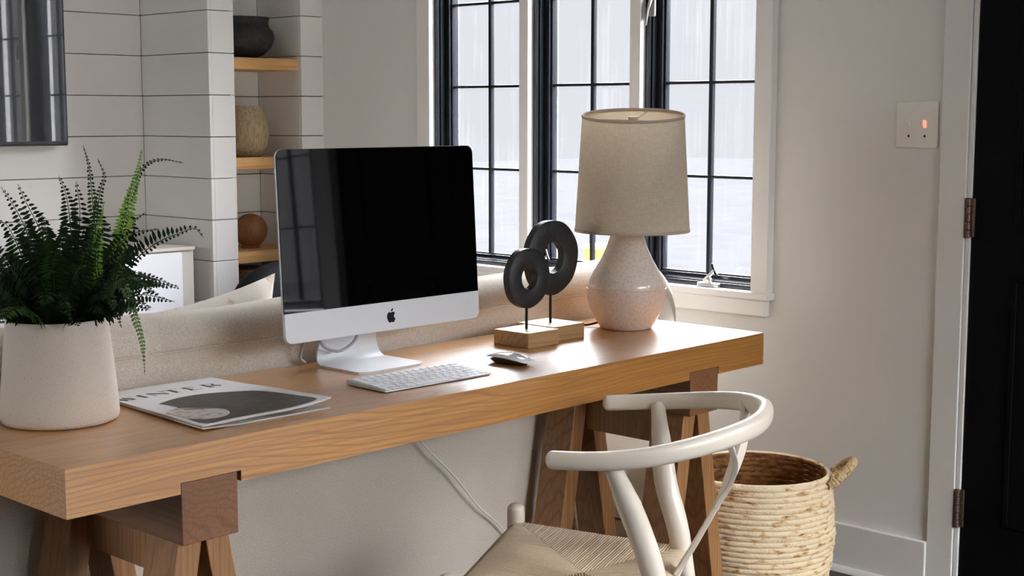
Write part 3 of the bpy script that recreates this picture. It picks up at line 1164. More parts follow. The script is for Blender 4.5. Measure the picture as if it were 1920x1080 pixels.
# ================================================================== MAGAZINE
mag = thing('magazine', 'white magazine with a dark oval photo on its cover beside the plant pot', 'magazine', (0, 0, DH))
FL, FR, BR, BL = Vector((.288, .066)), Vector((.556, .058)), Vector((.568, .440)), Vector((.318, .452))


def mpos(u, v):
    return FL * (1 - u) * (1 - v) + FR * u * (1 - v) + BR * u * v + BL * (1 - u) * v


def mag_z(u, v):
    z = .0105 + .002 * math.sin(u * 3.0) - .004 * v
    z += .0105 * max(0, (u - .55) / .45) ** 2 * max(0, 1 - v * 1.5) ** 1.2       # lifted front right corner
    z += .004 * math.exp(-((u - .95) / .15) ** 2) * math.exp(-((v - .5) / .3) ** 2)
    z -= .004 * math.exp(-((v - .92) / .1) ** 2) * (1 - u)
    return z


def mpt(u, v, dz=0.0):
    p = mpos(u, v)
    return Vector((p.x, p.y, mag_z(u, v) + dz))


def sheet(bm, z_fn, t, nu=24, nv=24, shrink=0.0):
    top, bot = {}, {}
    for i in range(nu + 1):
        for j in range(nv + 1):
            u = shrink + (1 - 2 * shrink) * i / nu
            v = shrink + (1 - 2 * shrink) * j / nv
            p = mpos(u, v)
            zz = z_fn(u, v)
            top[i, j] = bm.verts.new((p.x, p.y, zz))
            bot[i, j] = bm.verts.new((p.x, p.y, zz - t))
    for i in range(nu):
        for j in range(nv):
            bm.faces.new((top[i, j], top[i + 1, j], top[i + 1, j + 1], top[i, j + 1]))
            bm.faces.new((bot[i, j + 1], bot[i + 1, j + 1], bot[i + 1, j], bot[i, j]))
    for i in range(nu):
        bm.faces.new((top[i + 1, 0], top[i, 0], bot[i, 0], bot[i + 1, 0]))
        bm.faces.new((top[i, nv], top[i + 1, nv], bot[i + 1, nv], bot[i, nv]))
    for j in range(nv):
        bm.faces.new((top[0, j], top[0, j + 1], bot[0, j + 1], bot[0, j]))
        bm.faces.new((top[nu, j + 1], top[nu, j], bot[nu, j], bot[nu, j + 1]))


bm = NB(); sheet(bm, mag_z, .0006)
obj('cover', bm, M['paper'], mag, angle=60)
bm = NB(); sheet(bm, lambda u, v: mag_z(u, v) - .0009, .0022, shrink=.002)
obj('page_block', bm, M['pages'], mag, angle=60)
bm = NB(); sheet(bm, lambda u, v: .0030 + .003 * max(0, 1 - u * 4) * (1 - v), .0026, shrink=.004)
obj('back_pages', bm, M['pages'], mag, angle=60)


def decal(name, polys, m, dz):
    """Printed shapes lying on the curved cover; polys in cover coordinates (u, v)."""
    bm = NB()
    for poly in polys:
        bm.faces.new([bm.verts.new(mpt(u, v, dz)) for u, v in poly])
    o = obj(name, bm, m, mag, smooth=False)
    return o


def blob(cu, cv, ru, rv, n=40, a0=0, p=2.0, nr=6):
    """A filled superellipse split in rings so that it follows the curl of the paper."""
    out = []
    rr = [k / nr for k in range(nr + 1)]
    def P(r, i):
        a = 2 * math.pi * i / n + a0
        c, s = math.cos(a), math.sin(a)
        return (cu + ru * r * math.copysign(abs(c) ** (2 / p), c), cv + rv * r * math.copysign(abs(s) ** (2 / p), s))
    for k in range(nr):
        for i in range(n):
            if k == 0:
                out.append([(cu, cv), P(rr[1], i), P(rr[1], i + 1)])
            else:
                out.append([P(rr[k], i), P(rr[k + 1], i), P(rr[k + 1], i + 1), P(rr[k], i + 1)])
    return out


def quad(u0, v0, u1, v1, n=5):
    out = []
    for k in range(n):
        a, b = u0 + (u1 - u0) * k / n, u0 + (u1 - u0) * (k + 1) / n
        out.append([(a, v0), (b, v0), (b, v1), (a, v1)])
    return out


# cover photograph: dark oval shape over a pale one
def star(cu, cv, outline, nr=7, sub=3):
    '''A printed shape given by its outline, filled in rings about a centre.'''
    P = [(p.x, p.y) for p in spline([Vector((a, b, 0)) for a, b in outline + outline[:1]], sub)[:-1]]
    out = []
    n = len(P)
    f = lambda k, i: (cu + (P[i % n][0] - cu) * k / nr, cv + (P[i % n][1] - cv) * k / nr)
    for k in range(nr):
        for i in range(n):
            out.append([(cu, cv), f(1, i), f(1, i + 1)] if k == 0 else [f(k, i), f(k + 1, i), f(k + 1, i + 1), f(k, i + 1)])
    return out


decal('cover_photo', star(.5, .28, [(.145, .557), (.322, .606), (.525, .612), (.706, .568), (.840, .476), (.90, .32), (.925, .17), (.925, .04), (.75, .022), (.535, .022), (.35, .022), (.19, .022), (.05, .022), (.035, .16), (.16, .39), (.168, .46)]), M['print_dark'], .0004)
decal('pale_photo_area', star(.19, .22, [(.03, .36), (.15, .40), (.256, .325), (.354, .218), (.30, .112), (.18, .075), (.08, .115), (.03, .20)], 5), M['print_pale'], .0008)
decal('tan_photo_area', star(.24, .30, [(.15, .33), (.22, .315), (.30, .27), (.32, .275), (.25, .325), (.18, .35)], 3), M['print_tan'], .0012)


# title letters drawn with thick stems and hairlines
def stroke(p, q, w):
    (x0, y0), (x1, y1) = p, q
    dx, dy = x1 - x0, y1 - y0
    l = math.hypot(dx, dy)
    nx_, ny_ = -dy / l * w / 2, dx / l * w / 2
    n = 4
    out = []
    for k in range(n):
        a, b = k / n, (k + 1) / n
        out.append([(x0 + dx * a + nx_, y0 + dy * a + ny_), (x0 + dx * b + nx_, y0 + dy * b + ny_), (x0 + dx * b - nx_, y0 + dy * b - ny_), (x0 + dx * a - nx_, y0 + dy * a - ny_)])
    return out


TH, HL = .020, .0055
glyph = {
    'W': [((0, 1), (.28, 0), 1), ((.28, 0), (.5, 1), 0), ((.5, 1), (.78, 0), 1), ((.78, 0), (1, 1), 0), ((-.08, 1), (.10, 1), 0), ((.9, 1), (1.08, 1), 0)],
    'I': [((.5, 0), (.5, 1), 1), ((.3, 0), (.7, 0), 0), ((.3, 1), (.7, 1), 0)],
    'N': [((.1, 0), (.1, 1), 0), ((.1, 1), (.9, 0), 1), ((.9, 0), (.9, 1), 0), ((0, 0), (.2, 0), 0), ((.8, 1), (1, 1), 0)],
    'T': [((.5, 0), (.5, 1), 1), ((.05, 1), (.95, 1), 0), ((.05, .8), (.05, 1), 0), ((.95, .8), (.95, 1), 0), ((.3, 0), (.7, 0), 0)],
    'E': [((.2, 0), (.2, 1), 1), ((.0, 1), (.9, 1), 0), ((.0, 0), (.9, 0), 0), ((.2, .52), (.65, .52), 0), ((.9, .8), (.9, 1), 0), ((.9, 0), (.9, .2), 0), ((.65, .42), (.65, .62), 0)],
    'R': [((.2, 0), (.2, 1), 1), ((.0, 1), (.6, 1), 0), ((.6, 1), (.8, .88), 0), ((.8, .9), (.8, .62), 1), ((.8, .64), (.6, .52), 0), ((.2, .52), (.6, .52), 0), ((.5, .52), (.9, 0), 1), ((0, 0), (.4, 0), 0)],
}
polys = []
for ch, u, w in (('W', .02, .11), ('I', .165, .07), ('N', .262, .13), ('T', .395, .12), ('E', .558, .11), ('R', .716, .12)):
    for (p, q, thick) in glyph[ch]:
        polys += stroke((u + p[0] * w, .735 + p[1] * .095), (u + q[0] * w, .735 + q[1] * .095), TH if thick else HL)
decal('title', polys, M['ink'], .0006)

# ================================================================== POTTED FERN
PXY = (.176, .325)
fern = thing('potted_fern', 'green fern in a tapered white speckled pot at the left end of the desk', 'plant', (PXY[0], PXY[1], DH))
bm = NB()
prof = [(.089, .0), (.0965, .003), (.0990, .010), (.0982, .03), (.0918, .10), (.0848, .172), (.0838, .1765), (.0820, .1775), (.0802, .1755), (.0795, .165), (.080, .14)]
lathe(bm, prof, 72)
obj('pot', bm, M['pot'], fern, angle=50)
bm = NB(); lathe(bm, [(.0798, .141), (.0794, .152), (.05, .158), (.01, .16)], 36)
obj('soil', bm, M['soil'], fern)

named = [
    ('bright', [(0.253, 0.284, 0.956), (0.269, 0.276, 1.039), (0.284, 0.267, 1.112), (0.299, 0.259, 1.167), (0.307, 0.254, 1.213)], 0.017),
    ('bright2', [(0.235, 0.284, 0.950), (0.228, 0.280, 1.02), (0.236, 0.277, 1.085), (0.244, 0.275, 1.125)], 0.013),
    ('hook', [(0.272, 0.296, 0.991), (0.293, 0.296, 1.083), (0.313, 0.285, 1.157), (0.33, 0.276, 1.186), (0.354, 0.263, 1.194), (0.384, 0.246, 1.188)], 0.010),
    ('thin1', [(0.23, 0.286, 0.995), (0.231, 0.285, 1.078), (0.228, 0.287, 1.141), (0.225, 0.288, 1.186), (0.223, 0.301, 1.22)], 0.012),
    ('thin2', [(0.242, 0.313, 1.011), (0.248, 0.31, 1.084), (0.255, 0.306, 1.139), (0.262, 0.302, 1.167), (0.253, 0.307, 1.197)], 0.012),
    ('right', [(0.241, 0.291, 0.948), (0.262, 0.279, 0.984), (0.285, 0.255, 1.021), (0.315, 0.227, 1.053), (0.347, 0.209, 1.068), (0.37, 0.196, 1.076), (0.383, 0.189, 1.06)], 0.029),
    ('droop', [(0.217, 0.258, 0.953), (0.226, 0.219, 0.996), (0.231, 0.194, 0.984), (0.241, 0.188, 0.939), (0.251, 0.182, 0.893), (0.254, 0.181, 0.837)], 0.012),
    ('drop2', [(0.201, 0.256, 0.955), (0.205, 0.219, 0.98), (0.214, 0.203, 0.954), (0.223, 0.198, 0.917)], 0.014),
    ('left1', [(0.165, 0.333, 0.96), (0.146, 0.344, 1.025), (0.138, 0.348, 1.079), (0.122, 0.357, 1.12), (0.106, 0.366, 1.152)], 0.022),
    ('left2', [(0.195, 0.351, 0.956), (0.193, 0.375, 1.019), (0.186, 0.39, 1.074), (0.17, 0.399, 1.116), (0.157, 0.406, 1.153)], 0.027),
    ('mid1', [(0.196, 0.316, 0.959), (0.202, 0.313, 1.041), (0.2, 0.314, 1.105), (0.195, 0.316, 1.141), (0.187, 0.321, 1.169)], 0.026),
    ('mid2', [(0.218, 0.338, 0.964), (0.232, 0.342, 1.056), (0.235, 0.34, 1.111), (0.231, 0.342, 1.157)], 0.028),
    ('mid3', [(0.218, 0.303, 0.958), (0.234, 0.295, 1.022), (0.241, 0.291, 1.086), (0.237, 0.293, 1.132)], 0.034),
    ('right2', [(0.257, 0.316, 0.953), (0.297, 0.317, 1.025), (0.315, 0.318, 1.08), (0.315, 0.318, 1.127)], 0.034),
    ('right3', [(0.258, 0.327, 0.971), (0.289, 0.321, 1.044), (0.319, 0.316, 1.08), (0.341, 0.304, 1.099)], 0.013),
    ('fdrop', [(0.129, 0.25, 0.953), (0.131, 0.226, 0.973), (0.133, 0.214, 0.956), (0.14, 0.209, 0.93)], 0.014),
    ('bleft', [(0.15, 0.342, 0.943), (0.121, 0.357, 0.999), (0.101, 0.369, 1.036), (0.079, 0.381, 1.045)], 0.024),
    ('bleft2', [(0.135, 0.315, 0.947), (0.09, 0.318, 0.969), (0.056, 0.325, 0.971), (0.026, 0.341, 0.937)], 0.021),
    ('rmass', [(0.211, 0.273, 0.943), (0.233, 0.249, 0.98), (0.249, 0.24, 1.015), (0.263, 0.244, 1.042)], 0.020),
    ('rmass2', [(0.218, 0.304, 0.94), (0.259, 0.303, 0.954), (0.29, 0.298, 0.966)], 0.018),
]


def frond(pts, width, m, droop=.35, name='frond', spacing=.0070, lop=1.0, face=None):
    """Rachis with paired pinnae; face = direction the blade turns towards."""
    o0 = Vector((PXY[0], PXY[1], DH))
    P = spline([Vector(p) - o0 for p in pts], 7)
    d = [0.0]
    for a, b in zip(P, P[1:]):
        d.append(d[-1] + (b - a).length)
    tot = d[-1]
    bm = NB()
    sweep(bm, P, circ(.0013, 5), scale=[1.25 - .9 * x / tot for x in d])
    face = Vector(face or (-.55, -.75, .45)).normalized()
    s = tot * .10
    k = 0
    while s < tot * .995:
        while k < len(d) - 2 and d[k + 1] < s:
            k += 1
        t = (s - d[k]) / max(1e-9, d[k + 1] - d[k])
        p = P[k].lerp(P[k + 1], t)
        tg = (P[k + 1] - P[k]).normalized()
        side = tg.cross(face)
        if side.length < .2:
            side = tg.cross(Vector((0, 0, 1)))
        side.normalize()
        nrm = side.cross(tg).normalized()
        f = s / tot
        ln = width * (min(1, .35 + f * 2.6) if f < .3 else (1.0 if f < .55 else max(.12, 1 - ((f - .55) / .45) ** 1.4)))
        for sg in (-1, 1):
            l = ln * random.uniform(.85, 1.12) * (lop if sg > 0 else 1.0)
            dirv = (side * sg + tg * random.uniform(.15, .4) + nrm * random.uniform(-.25, .25) - Vector((0, 0, droop * random.uniform(.5, 1.3)))).normalized()
            wv = dirv.cross(nrm).normalized() * (.0018 + l * .05)
            tipd = (dirv + Vector((0, 0, -.35))).normalized()
            a0 = p + dirv * .0008
            m1 = p + dirv * l * .35
            m2 = p + dirv * l * .7 - Vector((0, 0, l * .06))
            tip = p + dirv * l * .7 + tipd * l * .3
            curl = nrm * l * .05
            v = [bm.verts.new(q) for q in (a0, m1 + wv + curl * .3, m1 - wv + curl * .3, m2 + wv * .85, m2 - wv * .85, tip)]
            bm.faces.new((v[0], v[1], v[2]))
            bm.faces.new((v[1], v[3], v[4], v[2]))
            bm.faces.new((v[3], v[5], v[4]))
        s += spacing * random.uniform(.9, 1.1)
    return obj(name, bm, m, fern, smooth=False)


matof = {'bright': 'fern_bright', 'bright2': 'fern_bright', 'thin1': 'fern', 'thin2': 'fern', 'droop': 'fern_pale', 'drop2': 'fern', 'bleft2': 'fern', 'right': 'fern_dark', 'rmass2': 'fern'}
crown = Vector((PXY[0], PXY[1], DH + .158))
for nm, pts, w in named:
    base = crown + Vector(((pts[0][0] - PXY[0]) * .45, (pts[0][1] - PXY[1]) * .45, 0))
    frond([tuple(base)] + pts, w, M[matof.get(nm, 'fern_dark')], droop=.6 if nm in ('droop', 'drop2') else (-.2 if nm == 'right' else .3),
          spacing=.0078 if nm in ('left1', 'left2', 'mid2', 'mid3', 'right2', 'right') else (.0058 if nm.startswith('bright') else .0066), lop=.35 if nm == 'right' else 1.0)
# the dense crown: arching fronds all round
for i in range(74):
    a = 2 * math.pi * (i * .618 % 1.0)
    ln = random.uniform(.10, .225)
    el = random.uniform(.35, 1.35)
    reach = ln * math.cos(el) * .95
    hgt = ln * math.sin(el) * (.95 if el > .8 else .8)
    ca, sa = math.cos(a), math.sin(a)
    if sa > .2:
        reach *= .8
    b0 = crown + Vector((ca * .03, sa * .03, 0))
    p1 = b0 + Vector((ca * reach * .3, sa * reach * .3, hgt * .55))
    p2 = b0 + Vector((ca * reach * .7, sa * reach * .7, hgt * .92))
    p3 = b0 + Vector((ca * reach * 1.1, sa * reach * 1.1, hgt * (1.0 if el > .8 else .72)))
    frond([tuple(b0), tuple(p1), tuple(p2), tuple(p3)], random.uniform(.020, .032), M[random.choice(['fern_dark', 'fern_dark', 'fern_dark', 'fern'])], face=(-.4 + ca * .3, -.6 + sa * .3, .7))

# ================================================================== TABLE LAMP
LXY = (1.690, .294)
lamp = thing('table_lamp', 'table lamp with ivory gourd base and tapered linen shade', 'lamp', (LXY[0], LXY[1], DH))
bm = NB()
lathe(bm, [(.058, 0), (.064, .002), (.066, .006), (.074, .018), (.088, .045), (.0955, .072), (.0985, .094), (.0990, .1005)], 72, cap1=False)
lathe(bm, [(.0990, .1005), (.0970, .1025)], 72, cap0=False)
obj('lamp_base', bm, M['lamp_matte'], lamp, angle=60)
bm = NB()
lathe(bm, [(.0975, .1015), (.0985, .106), (.0960, .116), (.0880, .131), (.0760, .150), (.0640, .171), (.0530, .195), (.0440, .219), (.0375, .240), (.0335, .262), (.031, .285), (.030, .29), (.010, .292)], 72, cap0=True)
obj('lamp_neck', bm, M['lamp_glaze'], lamp, angle=60)
ST, SB, ZS0, ZS1 = .1245, .1405, .243, .521
bm = NB()
lathe(bm, [(SB, ZS0), (ST, ZS1), (ST - .0012, ZS1), (SB - .0012, ZS0)], 96, cap0=False, cap1=False)
n_ = 96
SHX, SHY = .0085, -.0095                 # the shade sits slightly off the axis of the base
VD = Vector((.79, .61))                  # its top rim dips a little on one side


def shade_shape(bm):
    for v in bm.verts:
        k = (v.co.z - ZS0) / (ZS1 - ZS0)
        v.co.z += max(0, k) * .125 * (v.co.x * VD.x + v.co.y * VD.y)
        v.co.x += SHX
        v.co.y += SHY


vs = list(bm.verts)
for i in range(n_):
    j = (i + 1) % n_
    bm.faces.new((vs[i], vs[3 * n_ + i], vs[3 * n_ + j], vs[j]))
shade_shape(bm)
obj('lamp_shade', bm, M['shade'], lamp, angle=60)
bm = NB()
lathe(bm, [(SB - .0016, ZS0 + .001), (ST - .0016, ZS1 - .001)], 96, cap0=False, cap1=False)
shade_shape(bm)
obj('shade_lining', bm, M['shade_in'], lamp)
for r, z in ((ST, ZS1), (SB, ZS0)):
    bm = NB()
    pts = [(r * math.cos(2 * math.pi * i / 96), r * math.sin(2 * math.pi * i / 96), z) for i in range(96)]
    sweep(bm, pts, sup(.0016, .004, 3, 10), closed=True)
    shade_shape(bm)
    obj('shade_binding', bm, M['shade_trim'], lamp)
bm = NB()
sweep(bm, [(0, 0, .29), (0, 0, ZS1 - .008)], circ(.006, 12))
for a in (0.4, 2.5, 4.6):
    sweep(bm, [(0, 0, ZS1 - .012), (ST * math.cos(a) * .99, ST * math.sin(a) * .99, ZS1 - .005)], circ(.002, 8))
sweep(bm, [(0, 0, ZS1 - .02), (0, 0, ZS1 - .002)], circ(.012, 16))
shade_shape(bm)
obj('shade_fitter', bm, M['shade_trim'], lamp)
bm = NB()
lathe(bm, [(.013, .292), (.014, .33), (.018, .345), (.03, .385), (.031, .41), (.022, .436), (.004, .446)], 24)
obj('light_bulb', bm, M['shade_in'], lamp)
bm = NB()
sweep(bm, spline([(-.03, .058, .012), (-.055, .085, .004), (-.085, .10, .012), (-.105, .125, .003), (-.11, .155, .003)], 8), circ(.0028, 10))
obj('cord', bm, M['cord_black'], lamp)


# ================================================================== RING SCULPTURES
def ring_sculpture(cx, cy, w, d, h, ring_r, hole_r, ring_z, rod_y, rot, label):
    t = thing('ring_sculpture', label, 'sculpture', (cx, cy, DH), rot, 'black ring sculptures beside the lamp')
    bm = NB(); box(bm, -w / 2, w / 2, -d / 2, d / 2, 0, h)
    obj('block', bm, M['block'], t, bevel=.0015)
    bm = NB(); sweep(bm, [(0, rod_y, h - .005), (0, rod_y, ring_z - ring_r + .004)], circ(.0032, 12))
    obj('rod', bm, M['iron'], t)
    bm = NB()
    th = .012
    prof = [(hole_r, -th * .8), (hole_r + .004, -th), (ring_r - .004, -th), (ring_r, -th * .75), (ring_r, th * .75), (ring_r - .004, th), (hole_r + .004, th), (hole_r, th * .8)]
    seg = 72
    rings = []
    for i in range(seg):
        a = 2 * math.pi * i / seg
        wob = 1 + .012 * math.sin(3 * a + 1) + .008 * math.sin(7 * a)
        rings.append([bm.verts.new((r * wob * math.cos(a), rod_y + y, ring_z + r * wob * math.sin(a))) for r, y in prof])
    for k in range(seg):
        a, b = rings[k], rings[(k + 1) % seg]
        for i in range(len(prof)):
            j = (i + 1) % len(prof)
            bm.faces.new((a[i], a[j], b[j], b[i]))
    obj('ring', bm, M['ring'], t, angle=50)
    return t


ring_sculpture(1.333, .300, .105, .108, .035, .0685, .0265, .153, .0, 0, 'smaller black ring sculpture on a wooden block, nearer the computer')
ring_sculpture(1.449, .330, .110, .118, .035, .088, .037, .190, .0, 0, 'larger black ring sculpture on a wooden block, nearer the lamp')

# ================================================================== CHAIR
ca = math.radians(28.5)
chair = thing('wishbone_chair', 'cream lacquered chair with curved armrail and woven cord seat at the desk', 'chair', (.932, -.215, 0), ca)
rail = [(-.249, .002, .694), (-.257, -.05, .697), (-.258, -.10, .701), (-.246, -.16, .708), (-.215, -.22, .718), (-.163, -.276, .728), (-.086, -.318, .735), (0, -.330, .738)]
railp = rail + [(-x, y, z) for x, y, z in rail[-2::-1]]
bm = NB()
rp_ = spline(railp, 7)
sweep(bm, rp_, sup(.0125, .0158, 2.6, 20), round_ends=.012, scale=[1.0 + .16 * math.sin(math.pi * i / (len(rp_) - 1)) ** 2 for i in range(len(rp_))])
obj('arm_rail', bm, M['chair_paint'], chair, angle=60)
for s in (-1, 1):
    bm = NB()
    P = spline([(s * .168, -.222, .0), (s * .160, -.198, .20), (s * .150, -.170, .40), (s * .148, -.155, .48), (s * .160, -.130, .56), (s * .208, -.112, .635), (s * .252, -.098, .695)], 8)
    n = len(P)
    sweep(bm, P, circ(.0185, 18), scale=[.74 + .30 * min(1, i / (n * .4)) + .16 * max(0, math.sin(math.pi * min(1, max(0, (i / n - .35) / .55)))) - .30 * max(0, (i / n - .75) / .25) for i in range(n)])
    obj('rear_leg', bm, M['chair_paint'], chair)
    bm = NB()
    P = [Vector((s * .252, .212, 0)), Vector((s * .247, .205, .15)), Vector((s * .240, .196, .32)), Vector((s * .237, .192, .42)), Vector((s * .237, .192, .447)), Vector((s * .237, .192, .464))]
    sweep(bm, P, circ(.0185, 18), scale=[.68, .85, 1, 1, 1, .98], round_ends=.013)
    obj('front_leg', bm, M['chair_paint'], chair)
# Y-shaped back splat
bm = NB()


def splat_pt(x, t):                     # t: 0 at the seat rail, 1 at the arm rail
    curve = -.045 * t * (1 - t)
    return Vector((x, -.176 - .132 * t + curve - .02 * (abs(x) / .13) ** 2 * -t, .435 + .290 * t))


def strip(bm, pts, w, th):
    fr_ = frames(pts, Vector((0, -1, 0)))
    sweep(bm, pts, [(-w / 2, -th / 2), (w / 2, -th / 2), (w / 2, th / 2), (-w / 2, th / 2)], up=Vector((0, -1, .4)).normalized(), scale=None)


strip(bm, [splat_pt(0, t) for t in (0, .2, .4, .52)], .046, .010)
for s in (-1, 1):
    strip(bm, spline([splat_pt(s * .010, .45), splat_pt(s * .020, .6), splat_pt(s * .070, .8), splat_pt(s * .150, 1.0)], 6), .026, .0105)
obj('back_splat', bm, M['chair_paint'], chair, bevel=.002)
# seat rails
corners = [(-.237, .192), (.237, .192), (.150, -.168), (-.150, -.168)]
for a, b in ((0, 1), (1, 2), (2, 3), (3, 0)):
    bm = NB()
    sweep(bm, [(corners[a][0], corners[a][1], .424), (corners[b][0], corners[b][1], .424)], sup(.0115, .0105, 2.4, 14))
    obj('seat_rail', bm, M['chair_paint'], chair)
for s in (-1, 1):
    bm = NB(); sweep(bm, [(s * .245, .202, .20), (s * .161, -.201, .18)], sup(.008, .014, 2.4, 14))
    obj('stretcher', bm, M['chair_paint'], chair)
for y, z in ((.199, .265), (-.199, .215)):
    w = .243 if y > 0 else .160
    bm = NB(); sweep(bm, [(-w, y, z), (w, y, z)], sup(.008, .013, 2.4, 14))
    obj('stretcher', bm, M['chair_paint'], chair)
# woven cord seat: four fields of cord meeting on the diagonals
bm = NB()
cen = Vector((0, .0, .418))
C4 = [Vector((x * .97, y * .97, .4375)) for x, y in corners]
CD = .0056
for a, b in ((0, 1), (1, 2), (2, 3), (3, 0)):
    A, B = C4[a], C4[b]
    ln = (B - A).length
    along = (B - A).normalized()
    inward = Vector((-along.y, along.x, 0))
    if inward.dot(cen - A) < 0:
        inward = -inward
    tc_ = (cen - A).dot(along) / ln
    depth = (cen - A).dot(inward)
    nco = int(ln / CD)
    for k in range(nco):
        t = (k + .5) / nco
        e = A.lerp(B, t)
        f = t / tc_ if t < tc_ else (1 - t) / (1 - tc_)
        end = e + inward * depth * f
        end.z = .4375 + (cen.z - .4375) * f
        o1 = e - inward * .012
        jit = random.uniform(-.0003, .0003)
        path = [o1 + Vector((0, 0, -.020)), o1 + Vector((0, 0, -.006 + jit)), e + Vector((0, 0, .0005 + jit)), e.lerp(end, .5) + Vector((0, 0, .0006 * math.sin(k * 2.1) + jit)), end + Vector((0, 0, jit))]
        sweep(bm, path, circ(CD * .405, 7), caps=False)
obj('woven_seat', bm, M['papercord'], chair, angle=70)

# ================================================================== BASKET
bk = thing('basket', 'large straw rope basket with looped handles on the floor right of the desk', 'basket', (1.952, .080, 0))
bm = NB()
outer = [(.145, .0), (.156, .02), (.181, .09), (.195, .17), (.199, .23), (.195, .30), (.189, .35), (.186, .378)]
def interp(tab, z):
    for (r0, z0), (r1, z1) in zip(tab, tab[1:]):
        if z <= z1:
            t = (z - z0) / (z1 - z0)
            t = t * t * (3 - 2 * t) * .4 + t * .6
            return r0 + (r1 - r0) * t
    return tab[-1][0]
prof = [(.02, .004)]
pitch = .0135
zz = .004
while zz < .376:
    for k in range(5):
        q = k / 5
        prof.append((interp(outer, zz + pitch * q) + .0042 * math.sin(math.pi * q) ** .7, zz + pitch * q))
    zz += pitch
top = zz
prof += [(interp(outer, .378) + .001, top), (interp(outer, .378) - .004, top + .004), (interp(outer, .378) - .009, top)]
prof_out = prof + [(interp(outer, zq) - .0095, zq) for zq in (.30, .2, .1, .02)] + [(.02, .010)]
prof = [(interp(outer, .378) - .0095, top - .001)]
zz = top
while zz > .03:
    for k in range(5):
        q = k / 5
        prof.append((interp(outer, zz - pitch * q) - .010 - .0030 * math.sin(math.pi * q) ** .7, zz - pitch * q))
    zz -= pitch
prof += [(.02, .018)]
prof_in = prof
rnd = [random.uniform(-1, 1) for _ in range(400)]
lathe(bm, prof_out, 110, wob=lambda a, k: .0013 * math.sin(a * 3 + rnd[(k // 5) % 400] * 6) + .0010 * math.sin(a * 23 + rnd[(k // 5 + 7) % 400] * 6))
obj('basket_body', bm, M['straw'], bk, angle=80)
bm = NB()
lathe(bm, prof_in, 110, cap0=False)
obj('basket_inside', bm, M['straw_shaded'], bk, angle=80)
for ang in (-1.03, math.pi - 1.03):
    rd = Vector((math.cos(ang), math.sin(ang), 0)); tn = Vector((-math.sin(ang), math.cos(ang), 0))
    P = []
    for i in range(25):
        u = math.pi * i / 24
        h = math.sin(u)
        P.append(rd * (.186 + .054 * h) + tn * (-.058 * math.cos(u)) + Vector((0, 0, .362 + .050 * h)))
    bm = NB()
    P2 = spline(P, 4)
    sweep(bm, P2, circ(.0115, 12), up=rd, scale=[1 + .10 * math.sin(i * 1.9) for i in range(len(P2))])
    obj('handle', bm, M['straw_wrap'], bk, angle=70)

# ================================================================== TELEVISION AND CABINET
tv = thing('television', 'black flat television on the shiplap wall reflecting the windows', 'television', (.993, Y_TV, 1.166))
bm = NB(); box(bm, -.585, .585, -.055, -.012, 0, .68)
obj('tv_frame', bm, M['tv_frame'], tv, bevel=.006)
bm = NB(); box(bm, -.577, .577, -.0562, -.0545, .016, .672)
obj('tv_screen', bm, M['tv_screen'], tv, smooth=False)
bm = NB(); box(bm, -.2, .2, -.012, .0, .2, .5)
obj('wall_bracket', bm, M['tv_frame'], tv)

cab = thing('media_cabinet', 'low white cabinet behind the fern against the shiplap wall', 'cabinet', (1.10, Y_TV - .005, 0))
bm = NB()
box(bm, -.75, .75, -.40, 0, .02, .80)
obj('carcass', bm, M['cabinet_frame'], cab, bevel=.003)
bm = NB(); box(bm, -.752, .7505, -.413, 0, .80, .812)
obj('cabinet_top', bm, M['cabinet_frame'], cab, bevel=.003)
for x0 in (-.70, .005):
    bm = NB(); box(bm, x0, x0 + .69, -.412, -.401, .06, .795)
    d = obj('door', bm, M['cabinet'], cab, bevel=.002)
    bm = NB(); lathe(bm, [(.006, 0), (.005, .01), (.012, .018), (.010, .026), (.003, .028)], 20)
    bm.transform(Matrix.Translation((x0 + (.64 if x0 < 0 else .05), -.412, .55)) @ Matrix.Rotation(math.pi / 2, 4, 'X'))
    obj('knob', bm, M['chrome'], d)

# ================================================================== NICHE SHELVES AND ORNAMENTS
for zt, lab in ((1.4815, 'oak shelf in the niche under the black bowl'), (1.120, 'oak shelf in the niche under the tan vase'), (.776, 'oak shelf in the niche under the wooden ball')):
    bm = NB(); box(bm, NX0 + .002, NX1 - .001, Y_PIER + .022, NY - .002, zt - .043, zt)
    o = obj('floating_shelf', bm, M['shelf'], bevel=.002)
    tag(o, lab, 'shelf', 'oak shelves in the niche')

bm = NB()
lathe(bm, [(.050, 0), (.085, .012), (.118, .045), (.128, .075), (.120, .10), (.108, .112), (.104, .128), (.109, .145), (.112, .150), (.104, .150), (.098, .13), (.105, .10), (.08, .03), (.01, .02)], 56,
      wob=lambda a, k: .0015 * math.sin(5 * a + k))
o = obj('bowl', bm, M['black_clay'], loc=(2.158, 2.505, 1.4815), angle=60)
tag(o, 'rough black clay bowl on the upper niche shelf', 'bowl')
bm = NB()
lathe(bm, [(.046, 0), (.058, .006), (.074, .04), (.0795, .085), (.076, .125), (.066, .158), (.058, .178), (.056, .188), (.050, .188), (.048, .17), (.06, .12), (.01, .02)], 56)
o = obj('vase', bm, M['tan_clay'], loc=(2.180, 2.500, 1.120), angle=60)
tag(o, 'tan ribbed clay vase on the middle niche shelf', 'vase')
ball = thing('wooden_ball', 'brown wooden ball on a small ring base on the third niche shelf', 'ornament', (2.185, 2.50, .776))
bm = NB()
bmesh.ops.create_uvsphere(bm, u_segments=40, v_segments=24, radius=.0635, matrix=Matrix.Translation((0, 0, .0665)))
obj('ball', bm, M['brown_wood'], ball)
bm = NB(); lathe(bm, [(.036, 0), (.036, .008), (.030, .0125), (.02, .0125)], 32)
obj('ring_base', bm, M['brown_wood'], ball)
bm = NB()
